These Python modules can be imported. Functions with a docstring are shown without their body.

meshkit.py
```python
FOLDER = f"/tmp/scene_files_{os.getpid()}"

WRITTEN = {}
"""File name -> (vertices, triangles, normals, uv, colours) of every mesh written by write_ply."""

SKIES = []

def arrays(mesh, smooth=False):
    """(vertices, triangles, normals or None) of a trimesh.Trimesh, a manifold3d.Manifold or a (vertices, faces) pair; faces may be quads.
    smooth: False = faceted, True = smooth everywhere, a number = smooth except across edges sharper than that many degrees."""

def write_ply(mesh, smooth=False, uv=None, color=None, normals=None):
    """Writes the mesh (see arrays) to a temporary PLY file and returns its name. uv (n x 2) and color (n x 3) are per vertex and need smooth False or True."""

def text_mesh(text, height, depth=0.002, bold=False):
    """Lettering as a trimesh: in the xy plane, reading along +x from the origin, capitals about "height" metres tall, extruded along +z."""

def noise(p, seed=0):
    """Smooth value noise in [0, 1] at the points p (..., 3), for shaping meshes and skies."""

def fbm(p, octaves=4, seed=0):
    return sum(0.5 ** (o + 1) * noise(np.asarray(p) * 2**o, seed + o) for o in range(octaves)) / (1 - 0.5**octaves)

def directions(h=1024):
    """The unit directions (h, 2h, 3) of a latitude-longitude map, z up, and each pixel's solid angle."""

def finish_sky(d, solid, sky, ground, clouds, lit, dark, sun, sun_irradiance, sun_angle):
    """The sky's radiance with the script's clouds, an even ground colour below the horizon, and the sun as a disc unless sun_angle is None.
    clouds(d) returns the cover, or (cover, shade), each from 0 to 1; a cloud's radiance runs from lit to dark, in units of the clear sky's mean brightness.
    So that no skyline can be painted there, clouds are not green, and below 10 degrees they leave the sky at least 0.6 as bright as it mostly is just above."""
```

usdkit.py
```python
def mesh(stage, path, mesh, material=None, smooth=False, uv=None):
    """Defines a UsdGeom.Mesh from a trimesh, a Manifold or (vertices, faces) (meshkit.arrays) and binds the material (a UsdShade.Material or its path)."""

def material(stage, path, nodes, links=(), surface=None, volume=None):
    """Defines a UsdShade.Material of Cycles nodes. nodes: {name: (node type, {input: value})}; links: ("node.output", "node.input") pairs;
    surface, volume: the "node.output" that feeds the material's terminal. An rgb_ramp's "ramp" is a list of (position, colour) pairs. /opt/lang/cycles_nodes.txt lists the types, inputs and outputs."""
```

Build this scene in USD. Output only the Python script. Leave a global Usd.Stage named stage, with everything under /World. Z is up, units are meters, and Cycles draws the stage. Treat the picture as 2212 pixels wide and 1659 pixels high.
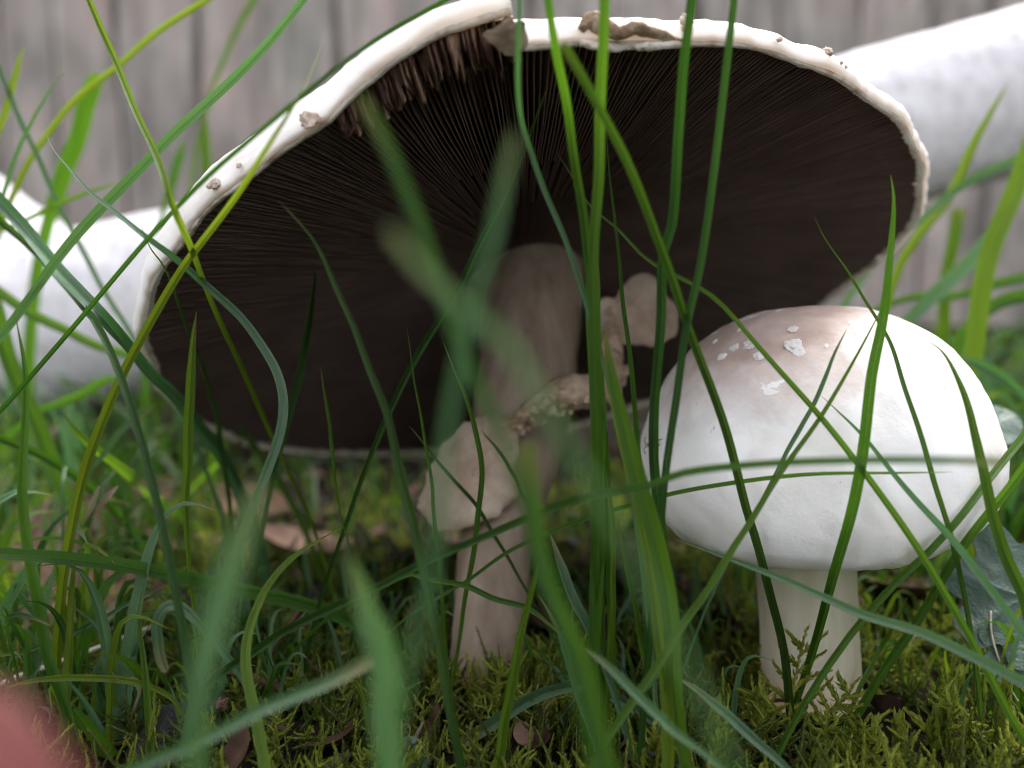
import math, random
import numpy as np, trimesh, manifold3d, usdkit, meshkit
from pxr import Usd, UsdGeom, UsdLux, UsdShade, Gf, Sdf, Vt

stage = Usd.Stage.CreateInMemory()
UsdGeom.SetStageUpAxis(stage, 'Z'); UsdGeom.SetStageMetersPerUnit(stage, 1.0)
UsdGeom.Xform.Define(stage, '/World')
rng = np.random.default_rng(7)

# ---------------------------------------------------------------- camera, sky, sun, exposure
CAM_Z, FPX, CX, CY, HZ = 4.5, 1841.0, 1106.0, 829.5, 648.0          # cm; focal length and centre in units of a 2212 px wide picture
PITCH = math.atan((CY - HZ) / FPX)
EXPOSURE = 2.0
FOCUS_CM, APERTURE_MM = 8.2, 1.75
SUN_AZ, SUN_EL, SUN_I, SUN_ANGLE = math.radians(38), math.radians(60), 0.45, 28.0
SKY_STRENGTH = 0.085

cam = UsdGeom.Camera.Define(stage, '/World/camera')
FOC = 36.0 * FPX / 2212.0
cam.CreateHorizontalApertureAttr(36.0); cam.CreateVerticalApertureAttr(27.0)
cam.CreateFocalLengthAttr(FOC); cam.CreateClippingRangeAttr(Gf.Vec2f(0.002, 2000.0))
cam.CreateFStopAttr(FOC / APERTURE_MM); cam.CreateFocusDistanceAttr(FOCUS_CM / 100)
cam.CreateExposureAttr(EXPOSURE)
cam.AddTranslateOp().Set(Gf.Vec3d(0, 0, CAM_Z / 100)); cam.AddRotateXOp().Set(90.0 - math.degrees(PITCH))

sky_m = usdkit.material(stage, '/World/Looks/sky_light', {
    'sky': ('sky_texture', {'sky_type': 'single_scattering', 'sun_disc': False, 'sun_elevation': SUN_EL, 'sun_rotation': SUN_AZ}),
    'tc': ('texture_coordinate', {}), 'n': ('noise_texture', {'scale': 2.2, 'detail': 5.0, 'roughness': 0.55}),
    'r': ('rgb_ramp', {'ramp': [(0.25, (0.55,) * 3), (0.7, (0.9,) * 3)]}),
    'cl': ('color', {'value': (7.6, 7.6, 7.9)}),
    'mx': ('mix', {'mix_type': 'mix'}), 'bg': ('background_shader', {'strength': SKY_STRENGTH})},
    [('tc.generated', 'n.vector'), ('n.fac', 'r.fac'), ('r.color', 'mx.fac'), ('sky.color', 'mx.color1'), ('cl.color', 'mx.color2'), ('mx.color', 'bg.color')], surface='bg.background')
dome = UsdLux.DomeLight.Define(stage, '/World/sky')
UsdShade.MaterialBindingAPI.Apply(dome.GetPrim()).Bind(sky_m)
dome.GetPrim().SetCustomDataByKey('kind', 'structure')
sun = UsdLux.DistantLight.Define(stage, '/World/sun')
sun.CreateIntensityAttr(SUN_I); sun.CreateAngleAttr(SUN_ANGLE); sun.CreateColorAttr(Gf.Vec3f(1, .97, .93)); sun.CreateNormalizeAttr(True)
sun.AddRotateZOp().Set(-math.degrees(SUN_AZ)); sun.AddRotateXOp().Set(math.degrees(SUN_EL) - 90)

# ---------------------------------------------------------------- helpers (all lengths in cm, written in metres)
CF = np.array([0, math.cos(PITCH), -math.sin(PITCH)]); CU = np.array([0, math.sin(PITCH), math.cos(PITCH)]); CR = np.array([1.0, 0, 0])
EYE = np.array([0, 0, CAM_Z])

def ray(x, y):
    return (x - CX) / FPX * CR + (CY - y) / FPX * CU + CF

def P(x, y, d):
    return EYE + ray(x, y) * d

def ground_z(x, y):
    p = np.stack([np.asarray(x, float), np.asarray(y, float), np.zeros_like(np.asarray(x, float))], -1)
    return (meshkit.fbm(p * .55 + 31.3, 4, 3) - .5) * 0.7 + (meshkit.noise(p * .12 + 4.1, 5) - .5) * .5

def ground_depth(x, y):
    r = ray(x, y)
    return -CAM_Z / r[2] if r[2] < -0.02 else 200.0

def to_world(c):                                    # camera axes (right, up, forward) to world
    return c[0] * CR + c[1] * CU + c[2] * CF

names = {}
def numbered(path):
    n = names.get(path, 0); names[path] = n + 1
    return path if n == 0 else f'{path}_{n:03d}'

def tag(prim, label=None, cat=None, group=None, kind=None):
    prim = prim.GetPrim() if hasattr(prim, 'GetPrim') else prim
    for k, v in (('label', label), ('category', cat), ('group', group), ('kind', kind)):
        if v: prim.SetCustomDataByKey(k, v)
    return prim

def obj(name, m, mat, parent=None, smooth=True, uv=None):
    base = str(parent.GetPath()) if parent is not None else '/World'
    if isinstance(m, trimesh.Trimesh): m = m.copy(); m.vertices = np.array(m.vertices) / 100
    else: m = (np.asarray(m[0], float) / 100, np.asarray(m[1], int))
    return usdkit.mesh(stage, numbered(f'{base}/{name}'), m, mat, smooth=smooth, uv=uv).GetPrim()

def thing(name, label, cat, group=None):
    x = UsdGeom.Xform.Define(stage, numbered('/World/' + name)).GetPrim()
    return tag(x, label, cat, group)

def unit(v):
    v = np.asarray(v, float); return v / (np.linalg.norm(v, axis=-1, keepdims=True) + 1e-12)

def grid_faces(n, m, closed=False):
    i, j = np.meshgrid(np.arange(n - 1), np.arange(m if closed else m - 1), indexing='ij')
    a, b = i * m + j, i * m + (j + 1) % m
    return np.stack([a, b, b + m, a + m], -1).reshape(-1, 4)

def tri(q):
    return np.vstack([q[:, [0, 1, 2]], q[:, [0, 2, 3]]])

def spline(pts, n):
    p = np.asarray(pts, float)
    if len(p) == 2: p = np.vstack([p[0], p.mean(0), p[1]])
    from scipy.interpolate import PchipInterpolator
    t = np.concatenate([[0], np.cumsum(np.sqrt(np.linalg.norm(np.diff(p, axis=0), axis=1)) + 1e-6)])
    from scipy.interpolate import CubicSpline
    q = CubicSpline(t, p, bc_type='natural')(np.linspace(0, t[-1], n * 3))
    s = np.concatenate([[0], np.cumsum(np.linalg.norm(np.diff(q, axis=0), axis=1))])
    return np.stack([np.interp(np.linspace(0, s[-1], n), s, q[:, k]) for k in range(q.shape[1])], 1)

def tube(path, radii, sides=10, cap=True, jitter=0, seed=0):
    p = np.asarray(path, float); n = len(p)
    t = unit(np.gradient(p, axis=0)); ref = np.array([0.3, .2, 1.0]) if abs(t[n // 2][2]) < .8 else np.array([1.0, .2, 0.1])
    a = unit(np.cross(t, ref)); b = np.cross(t, a)
    ang = np.arange(sides) * 2 * math.pi / sides
    v = p[:, None] + np.broadcast_to(radii, (n,))[:, None, None] * (np.cos(ang)[None, :, None] * a[:, None] + np.sin(ang)[None, :, None] * b[:, None])
    if jitter:
        dirs = v - p[:, None]
        v = p[:, None] + dirs * (1 + jitter * (meshkit.fbm(v * 2.1 + seed, 3, seed)[..., None] - .5) * 2)
    v = v.reshape(-1, 3); f = tri(grid_faces(n, sides, True))
    if cap:
        v = np.vstack([v, p[0], p[-1]]); k = len(v) - 2
        j = np.arange(sides); e = (n - 1) * sides
        f = np.vstack([f, np.stack([np.full(sides, k), (j + 1) % sides, j], 1), np.stack([np.full(sides, k + 1), e + j, e + (j + 1) % sides], 1)])
    return v, f

# ---------------------------------------------------------------- materials
def M(name, nodes, links, surface):
    return usdkit.material(stage, '/World/Looks/' + name, nodes, links, surface=surface)

def grass_mat(name, base, trans, rough=0.42, mixf=0.42, spec=.34):
    """leaf with lengthwise veins, a pale midrib, mottling and light passing through"""
    b = np.array(base); t = np.array(trans)
    return M(name, {
        'uv': ('uvmap', {'attribute': 'st'}), 's': ('separate_xyz', {}), 'g': ('geometry', {}),
        'mu': ('math', {'math_type': 'multiply', 'value2': 62.0}), 'si': ('math', {'math_type': 'sine'}),
        'n': ('noise_texture', {'scale': 260.0, 'detail': 4.0, 'roughness': .6}),
        'nl': ('noise_texture', {'scale': 55.0, 'detail': 2.0}),
        'm1': ('mapping', {'scale': (40.0, 1.2, 1.0)}), 'n2': ('noise_texture', {'scale': 3.0, 'detail': 3.0}),
        'c1': ('rgb_ramp', {'ramp': [(0.25, b * .62), (0.5, b), (0.78, b * 1.45 + [.012, .008, 0])]}),
        'tq': ('math', {'math_type': 'subtract', 'value2': .45, 'use_clamp': True}), 'oi': ('object_info', {}),
        'hv': ('map_range', {'from_min': 0.0, 'from_max': 1.0, 'to_min': .490, 'to_max': .518}),
        'h': ('hsv', {'saturation': 1.0, 'value': 1.0}), 'h2': ('hsv', {'saturation': 1.0, 'value': 1.0, 'color': t}),
        'rib': ('rgb_ramp', {'ramp': [(0.0, (.55,) * 3), (0.04, (0.,) * 3), (0.45, (0.,) * 3), (0.5, (.6,) * 3), (0.55, (0.,) * 3), (.96, (0.,) * 3), (1.0, (.55,) * 3)]}),
        'mr': ('mix', {'mix_type': 'mix', 'color2': np.minimum(b * 1.9 + [.03, .03, .01], .5)}),
        'ad': ('math', {'math_type': 'multiply_add', 'value2': .25}),
        'tp': ('map_range', {'from_min': -.55, 'from_max': .05, 'to_min': -.35, 'to_max': .75, 'clamp': True}), 'tn': ('math', {'math_type': 'multiply_add', 'value2': .9, 'use_clamp': True}), 'tm': ('mix', {'color2': (.30, .20, .085)}),
        'bp': ('bump', {'strength': 0.35, 'distance': 0.0002}),
        'pr': ('principled_bsdf', {'roughness': rough, 'specular_ior_level': spec}),
        'tr': ('translucent_bsdf', {}), 'mx': ('mix_closure', {'fac': mixf})},
        [('uv.UV', 's.vector'), ('s.x', 'mu.value1'), ('mu.value', 'si.value1'), ('g.position', 'n.vector'), ('g.position', 'nl.vector'),
         ('uv.UV', 'm1.vector'), ('m1.vector', 'n2.vector'), ('n2.fac', 'ad.value3'), ('si.value', 'ad.value1'),
         ('nl.fac', 'c1.fac'), ('oi.random', 'hv.value'), ('hv.result', 'h.hue'), ('hv.result', 'h2.hue'), ('c1.color', 'h.color'),
         ('s.x', 'rib.fac'), ('rib.color', 'mr.fac'), ('h.color', 'mr.color1'), ('s.y', 'tp.value'), ('n2.fac', 'tn.value1'), ('tp.result', 'tn.value3'), ('tn.value', 'tq.value1'), ('tq.value', 'tm.fac'), ('mr.color', 'tm.color1'), ('tm.color', 'pr.base_color'), ('h2.color', 'tr.color'),
         ('ad.value', 'bp.height'), ('bp.normal', 'pr.normal'), ('pr.BSDF', 'mx.closure1'), ('tr.BSDF', 'mx.closure2')], 'mx.closure')

MAT = {}
MAT['y'] = grass_mat('grass_yellow_green', (.100, .165, .014), (.22, .33, .016))
MAT['m'] = grass_mat('grass_green', (.050, .112, .013), (.125, .265, .012))
MAT['d'] = grass_mat('grass_dark_green', (.026, .068, .014), (.065, .155, .010), mixf=.34)
MAT['b'] = grass_mat('grass_blue_green', (.070, .142, .068), (.075, .20, .038), rough=.36, mixf=.28, spec=.75)
MAT['p'] = grass_mat('grass_pale_green', (.095, .19, .085), (.10, .24, .05), rough=.40, mixf=.32, spec=.6)
MAT['s'] = grass_mat('grass_straw', (.42, .35, .24), (.3, .24, .14), rough=.6, mixf=.25)

def rough_mat(name, ramp, scale, detail=5.0, rough=.8, bump=.4, dist=.0006, sss=0, stretch=None, spec=.3, bscale=None):
    nodes = {'g': ('geometry', {}), 'n': ('noise_texture', {'scale': scale, 'detail': detail, 'roughness': .62}),
             'nb': ('noise_texture', {'scale': bscale or scale * 3.1, 'detail': 5.0, 'roughness': .65}),
             'r': ('rgb_ramp', {'ramp': ramp}), 'bp': ('bump', {'strength': bump, 'distance': dist}),
             'p': ('principled_bsdf', {'roughness': rough, 'specular_ior_level': spec, **({'subsurface_weight': sss, 'subsurface_scale': .0015, 'subsurface_radius': (1., .6, .4)} if sss else {})})}
    links = [('n.fac', 'r.fac'), ('r.color', 'p.base_color'), ('nb.fac', 'bp.height'), ('bp.normal', 'p.normal')]
    if stretch is not None:
        nodes['m'] = ('mapping', {'scale': stretch}); links += [('g.position', 'm.vector'), ('m.vector', 'n.vector'), ('m.vector', 'nb.vector')]
    else:
        links += [('g.position', 'n.vector'), ('g.position', 'nb.vector')]
    return M(name, nodes, links, 'p.BSDF')

MAT['soil'] = rough_mat('dark_soil', [(.25, (.005, .004, .003)), (.5, (.013, .010, .007)), (.72, (.032, .023, .015)), (.85, (.022, .024, .010))], 160, bump=1.0, dist=.002, spec=.05, rough=.95)
MAT['cap'] = rough_mat('cap_white', [(.3, (.70, .66, .60)), (.5, (.82, .80, .77)), (.7, (.86, .85, .83))], 130, rough=.55, bump=.3, dist=.0004, sss=.25)
MAT['capedge'] = rough_mat('cap_margin', [(.3, (.42, .30, .22)), (.45, (.68, .60, .50)), (.65, (.80, .77, .71))], 420, rough=.7, bump=.6, dist=.0005)
MAT['gill'] = rough_mat('gill_brown', [(.3, (.085, .057, .050)), (.6, (.118, .080, .070)), (.8, (.15, .104, .09))], 120, rough=.85, bump=.3, dist=.0003, spec=.12)
MAT['torn'] = rough_mat('torn_gill', [(.3, (.13, .07, .045)), (.55, (.27, .165, .115)), (.75, (.55, .40, .28))], 330, rough=.8, bump=.6, dist=.0004)
MAT['flesh'] = rough_mat('flesh_cream', [(.3, (.35, .25, .18)), (.55, (.55, .44, .34)), (.75, (.70, .62, .50))], 260, rough=.75, bump=.5, dist=.0005)
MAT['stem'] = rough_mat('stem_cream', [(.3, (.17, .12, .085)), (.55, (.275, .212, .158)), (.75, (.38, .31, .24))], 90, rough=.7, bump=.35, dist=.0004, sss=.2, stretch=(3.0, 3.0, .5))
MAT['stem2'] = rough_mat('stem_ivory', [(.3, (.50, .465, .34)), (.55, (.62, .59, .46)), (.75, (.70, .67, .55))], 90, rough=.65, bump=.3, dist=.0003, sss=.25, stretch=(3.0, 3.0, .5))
MAT['ring'] = rough_mat('veil_tan', [(.3, (.27, .18, .125)), (.5, (.43, .32, .24)), (.75, (.54, .44, .34))], 180, rough=.8, bump=.5, dist=.0005, sss=.15)
MAT['crumb'] = rough_mat('veil_crumb', [(.3, (.34, .22, .13)), (.5, (.56, .41, .28)), (.72, (.76, .63, .48))], 480, rough=.9, bump=1.0, dist=.001)
MAT['scale'] = rough_mat('scale_tan', [(.3, (.34, .25, .20)), (.5, (.50, .40, .33)), (.75, (.66, .57, .50))], 420, rough=.8, bump=.7, dist=.0006)
MAT['leafbrown'] = rough_mat('dead_leaf', [(.3, (.026, .015, .010)), (.5, (.062, .036, .023)), (.75, (.12, .073, .048))], 150, spec=.12, rough=.8, bump=.5, dist=.0006)
MAT['leafpink'] = rough_mat('dead_leaf_pale', [(.3, (.06, .036, .026)), (.5, (.115, .07, .052)), (.75, (.19, .125, .095))], 150, spec=.12, rough=.8, bump=.5, dist=.0006)
MAT['twig'] = rough_mat('twig_bark', [(.3, (.05, .024, .018)), (.55, (.13, .06, .045)), (.8, (.26, .16, .12))], 260, rough=.6, bump=.8, dist=.0005)
MAT['black'] = rough_mat('black_bark', [(.3, (.008, .008, .009)), (.6, (.022, .022, .024)), (.85, (.06, .055, .055))], 300, rough=.42, bump=1.0, dist=.0008, spec=.5)
MAT['bleach'] = rough_mat('bleached_straw', [(.3, (.40, .33, .25)), (.55, (.62, .55, .46)), (.8, (.75, .70, .62))], 220, rough=.7, bump=.5, dist=.0004)
MAT['moss'] = grass_mat('moss_green', (.23, .27, .04), (.32, .38, .04), rough=.6, mixf=.4, spec=.3)
MAT['mossd'] = grass_mat('moss_dark', (.09, .115, .025), (.14, .18, .02), rough=.6, mixf=.4, spec=.3)
MAT['ivy'] = rough_mat('ground_ivy_leaf', [(.3, (.045, .085, .060)), (.55, (.075, .125, .090)), (.8, (.11, .165, .125))], 130, rough=.45, bump=.6, dist=.0008, spec=.5)
MAT['skin'] = rough_mat('skin', [(.3, (.075, .024, .023)), (.6, (.095, .031, .030)), (.8, (.115, .042, .038))], 300, rough=.7, bump=.2, dist=.0003, spec=.08)
MAT['nail'] = rough_mat('nail', [(.3, (.13, .055, .05)), (.7, (.16, .07, .06))], 200, rough=.5, bump=.05, spec=.15)
MAT['fly'] = rough_mat('fly_black', [(.3, (.01, .01, .01)), (.7, (.04, .036, .03))], 900, rough=.4, bump=.2, dist=.0002)

# small cap: white, the disc at its top stained brown, with torn white scales over the stain
def small_cap_material(apex):
    return M('small_cap_skin', {
        'g': ('geometry', {}), 'sub': ('vector_math', {'math_type': 'subtract', 'vector2': apex}), 'len': ('vector_math', {'math_type': 'length'}),
        'nw': ('noise_texture', {'scale': 170.0, 'detail': 4.0, 'roughness': .6}), 'ns': ('math', {'math_type': 'multiply_add', 'value2': .011, 'value3': -.0055}),
        'dd': ('math', {'math_type': 'add'}),
        'st': ('rgb_ramp', {'ramp': [(.0, (1.,) * 3), (.0102, (.95,) * 3), (.0114, (.8,) * 3), (.0121, (.22,) * 3), (.0150, (0.,) * 3), (1.0, (0.,) * 3)]}),
        'ms': ('mapping', {'scale': (165., 165., 230.)}), 'vo': ('noise_texture', {'scale': 1.0, 'detail': 3.0, 'roughness': .5, 'distortion': .6}),
        'fl': ('rgb_ramp', {'ramp': [(.0, (1.,) * 3), (.625, (1.,) * 3), (.65, (0.,) * 3), (1., (0.,) * 3)]}),
        'mu': ('mix', {'mix_type': 'multiply', 'fac': 1.0}),
        'n': ('noise_texture', {'scale': 90.0, 'detail': 6.0}),
        'w': ('rgb_ramp', {'ramp': [(.3, (.76, .73, .68)), (.5, (.83, .81, .79)), (.7, (.87, .86, .85))]}),
        'bn': ('noise_texture', {'scale': 300.0, 'detail': 4.0}), 'br': ('rgb_ramp', {'ramp': [(.3, (.40, .29, .24)), (.6, (.52, .40, .35)), (.8, (.62, .51, .46))]}),
        'mx': ('mix', {}), 'sk': ('noise_texture', {'scale': 1100.0, 'detail': 2.0}), 'sr': ('rgb_ramp', {'ramp': [(0, (0.,) * 3), (.73, (0.,) * 3), (.80, (.75,) * 3), (1., (.8,) * 3)]}), 'ms2': ('mix', {'color2': (.25, .18, .13)}), 'fb': ('noise_texture', {'scale': 420.0, 'detail': 6.0, 'roughness': .7}),
        'hs': ('math', {'math_type': 'multiply_add', 'value2': -.9}), 'sep': ('separate_color', {}),
        'bp': ('bump', {'strength': .35, 'distance': .0004}),
        'p': ('principled_bsdf', {'roughness': .5, 'specular_ior_level': .35, 'subsurface_weight': .25, 'subsurface_scale': .0015, 'subsurface_radius': (1., .7, .5)})},
        [('g.position', 'sub.vector1'), ('sub.vector', 'len.vector1'), ('g.position', 'nw.vector'), ('nw.fac', 'ns.value1'), ('len.value', 'dd.value1'), ('ns.value', 'dd.value2'),
         ('dd.value', 'st.fac'), ('g.position', 'ms.vector'), ('ms.vector', 'vo.vector'), ('vo.fac', 'fl.fac'), ('st.color', 'mu.color1'), ('fl.color', 'mu.color2'),
         ('g.position', 'n.vector'), ('n.fac', 'w.fac'), ('g.position', 'bn.vector'), ('bn.fac', 'br.fac'), ('mu.color', 'mx.fac'), ('w.color', 'mx.color1'), ('br.color', 'mx.color2'),
         ('mx.color', 'ms2.color1'), ('g.position', 'sk.vector'), ('sk.fac', 'sr.fac'), ('sr.color', 'ms2.fac'), ('ms2.color', 'p.base_color'), ('g.position', 'fb.vector'), ('mu.color', 'sep.color'), ('sep.r', 'hs.value1'), ('fb.fac', 'hs.value3'), ('hs.value', 'bp.height'), ('bp.normal', 'p.normal')], 'p.BSDF')

# birch bark and old boards
MAT['birch'] = M('birch_bark', {
    'tc': ('uvmap', {'attribute': 'st'}), 'm': ('mapping', {'scale': (1.0, 1.6, 1.0)}), 'n': ('noise_texture', {'scale': 1.6, 'detail': 6.0, 'roughness': .6}),
    'r': ('rgb_ramp', {'ramp': [(.3, (.50, .48, .495)), (.5, (.62, .60, .62)), (.75, (.70, .69, .71))]}),
    'm2': ('mapping', {'scale': (.75, 2.2, 1.0)}), 'l': ('noise_texture', {'scale': 1.3, 'detail': 3.0, 'roughness': .5}),
    'lr': ('rgb_ramp', {'ramp': [(.0, (0.,) * 3), (.64, (0.,) * 3), (.72, (.5,) * 3), (1., (.7,) * 3)]}), 'mx': ('mix', {'color2': (.13, .11, .12)}),
    'bp': ('bump', {'strength': .5, 'distance': .0015}), 'p': ('principled_bsdf', {'roughness': .6, 'specular_ior_level': .3})},
    [('tc.UV', 'm.vector'), ('m.vector', 'n.vector'), ('n.fac', 'r.fac'), ('tc.UV', 'm2.vector'), ('m2.vector', 'l.vector'), ('l.fac', 'lr.fac'), ('lr.color', 'mx.fac'), ('r.color', 'mx.color1'),
     ('mx.color', 'p.base_color'), ('n.fac', 'bp.height'), ('bp.normal', 'p.normal')], 'p.BSDF')

def board_mat(name, tint):
    t = np.array(tint)
    return M(name, {
        'g': ('geometry', {}), 'oi': ('object_info', {}), 'cx': ('combine_xyz', {}), 'av': ('vector_math', {'math_type': 'add'}), 'mu': ('math', {'math_type': 'multiply', 'value2': 37.0}),
        'm': ('mapping', {'scale': (30.0, 30.0, 4.0)}), 'n': ('noise_texture', {'scale': 1.0, 'detail': 5.0, 'roughness': .62, 'distortion': .4}),
        'm2': ('mapping', {'scale': (16.0, 16.0, 9.0)}), 'n2': ('noise_texture', {'scale': 1.0, 'detail': 4.0, 'roughness': .6}),
        'r': ('rgb_ramp', {'ramp': [(.28, t * .35), (.42, t * .75), (.55, t), (.74, t * 1.5)]}),
        'r2': ('rgb_ramp', {'ramp': [(.35, (.75, .78, .74)), (.52, (1., 1., 1.)), (.66, (1.10, .98, .94))]}), 'mx': ('mix', {'mix_type': 'multiply', 'fac': 1.0}),
        'bp': ('bump', {'strength': .8, 'distance': .004}), 'p': ('principled_bsdf', {'roughness': .85, 'specular_ior_level': .2})},
        [('oi.random', 'mu.value1'), ('mu.value', 'cx.x'), ('mu.value', 'cx.z'), ('g.position', 'av.vector1'), ('cx.vector', 'av.vector2'), ('av.vector', 'm.vector'), ('av.vector', 'm2.vector'),
         ('m.vector', 'n.vector'), ('m2.vector', 'n2.vector'), ('n.fac', 'r.fac'), ('n2.fac', 'r2.fac'), ('r.color', 'mx.color1'), ('r2.color', 'mx.color2'), ('mx.color', 'p.base_color'),
         ('n.fac', 'bp.height'), ('bp.normal', 'p.normal')], 'p.BSDF')
BOARDS = [board_mat('old_board_grey', (.305, .275, .25)), board_mat('old_board_pinkish', (.315, .275, .25)), board_mat('old_board_dull', (.262, .24, .216))]

# ---------------------------------------------------------------- ground
u = np.linspace(-1, 1, 241)
def spread(t, near, far): return np.sign(t) * (np.abs(t) * near + (far - near) * np.abs(t) ** 9)
gx, gy = np.meshgrid(spread(u, 22, 6000), 12 + spread(u, 24, 6000), indexing='ij')
gz = ground_z(gx, gy)
near = np.exp(-((gx / 60) ** 2 + ((gy - 20) / 80) ** 2))
gz = gz + (meshkit.fbm(np.stack([gx, gy, gx * 0], -1) * 2.4, 4, 9) - .5) * .35 * near
tag(obj('ground', (np.stack([gx, gy, gz], -1).reshape(-1, 3), tri(grid_faces(241, 241))[:, ::-1]), MAT['soil']), 'dark soil with bits of litter below the grass and moss', kind='structure')

# ---------------------------------------------------------------- fence behind, birch log
fence = thing('wooden_fence', 'weathered grey-brown board fence in the background, out of focus', 'fence')
FY = 150.0
def rough_box(x0, x1, y0, y1, z0, z1, seed):
    nx, nz = 5, 16
    xs, zs = np.linspace(x0, x1, nx), np.linspace(z0, z1, nz)
    X, Z = np.meshgrid(xs, zs, indexing='ij')
    r = np.random.default_rng(seed)
    edge = (meshkit.noise(np.stack([X * 0 + seed, Z * .16, X * 0], -1), seed) - .5) * 1.2
    Xf = X + edge * (np.abs(X - (x0 + x1) / 2) / ((x1 - x0) / 2))
    front = np.stack([Xf, y0 + (meshkit.fbm(np.stack([X * .5, Z * .06, X * 0 + seed], -1), 3, seed) - .5) * .9, Z], -1)
    front[0, :, 1] += .3; front[-1, :, 1] += .3
    back = np.stack([Xf, np.full_like(X, y1), Z], -1)
    q = grid_faces(nx, nz); v = np.vstack([front.reshape(-1, 3), back.reshape(-1, 3)]); n = nx * nz
    f = [q[:, ::-1][:, [3, 0, 1, 2]], q + n]
    ring = [i * nz for i in range(nx)] + [(nx - 1) * nz + j for j in range(1, nz)] + [i * nz + nz - 1 for i in range(nx - 2, -1, -1)] + [j for j in range(nz - 2, 0, -1)]
    ring = np.array(ring); nxt = np.roll(ring, -1)
    f.append(np.stack([ring, nxt, nxt + n, ring + n], 1))
    return v, tri(np.vstack(f))
x, k = -175.0, 0
while x < 175:
    w = rng.uniform(8.5, 13.5); gap = rng.choice([.5, .8, 1.6, 2.6], p=[.35, .3, .2, .15])
    obj('plank', rough_box(x, x + w, FY + rng.uniform(-.8, .8), FY + 2.4, -1.5, 172 + rng.uniform(-1.5, 1.5), 40 + k), BOARDS[int(rng.integers(3))], fence, smooth=40)
    x += w + gap; k += 1
x = -170.0
while x < 170:                                        # second layer of boards closing the gaps
    obj('plank', rough_box(x, x + 13.2, FY + 2.6, FY + 4.6, -1.5, 169 + rng.uniform(-1, 1), 400 + k), BOARDS[2], fence, smooth=40); x += 13.5; k += 1
for z in (18, 80, 145):
    obj('rail', rough_box(-176, 176, FY + 4.9, FY + 8, z, z + 8, 900 + z), BOARDS[2], fence, smooth=40)
for px in (-172, -86, 0, 86, 172):
    obj('post', rough_box(px - 4.5, px + 4.5, FY + 8.2, FY + 16, -2, 176, 950 + px), BOARDS[2], fence, smooth=40)

for sx in (-1, 1):                                     # the fence turns the corner and runs on along both sides of the garden
    y = -120.0
    while y < FY - 4:
        v, f = rough_box(-6.4, 6.4, 0, 2.2, -1.5, 171 + rng.uniform(-1.5, 1.5), 1200 + k)
        v = np.stack([sx * (178 + v[:, 1]), y + sx * v[:, 0], v[:, 2]], 1); f = f[:, ::-1] if sx > 0 else f[:, ::-1]
        v[:, 1] = y + (v[:, 1] - y) * (1 if sx < 0 else 1)
        obj('plank', (v, f), BOARDS[int(rng.integers(3))], fence, smooth=40); y += 13.0; k += 1

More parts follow.
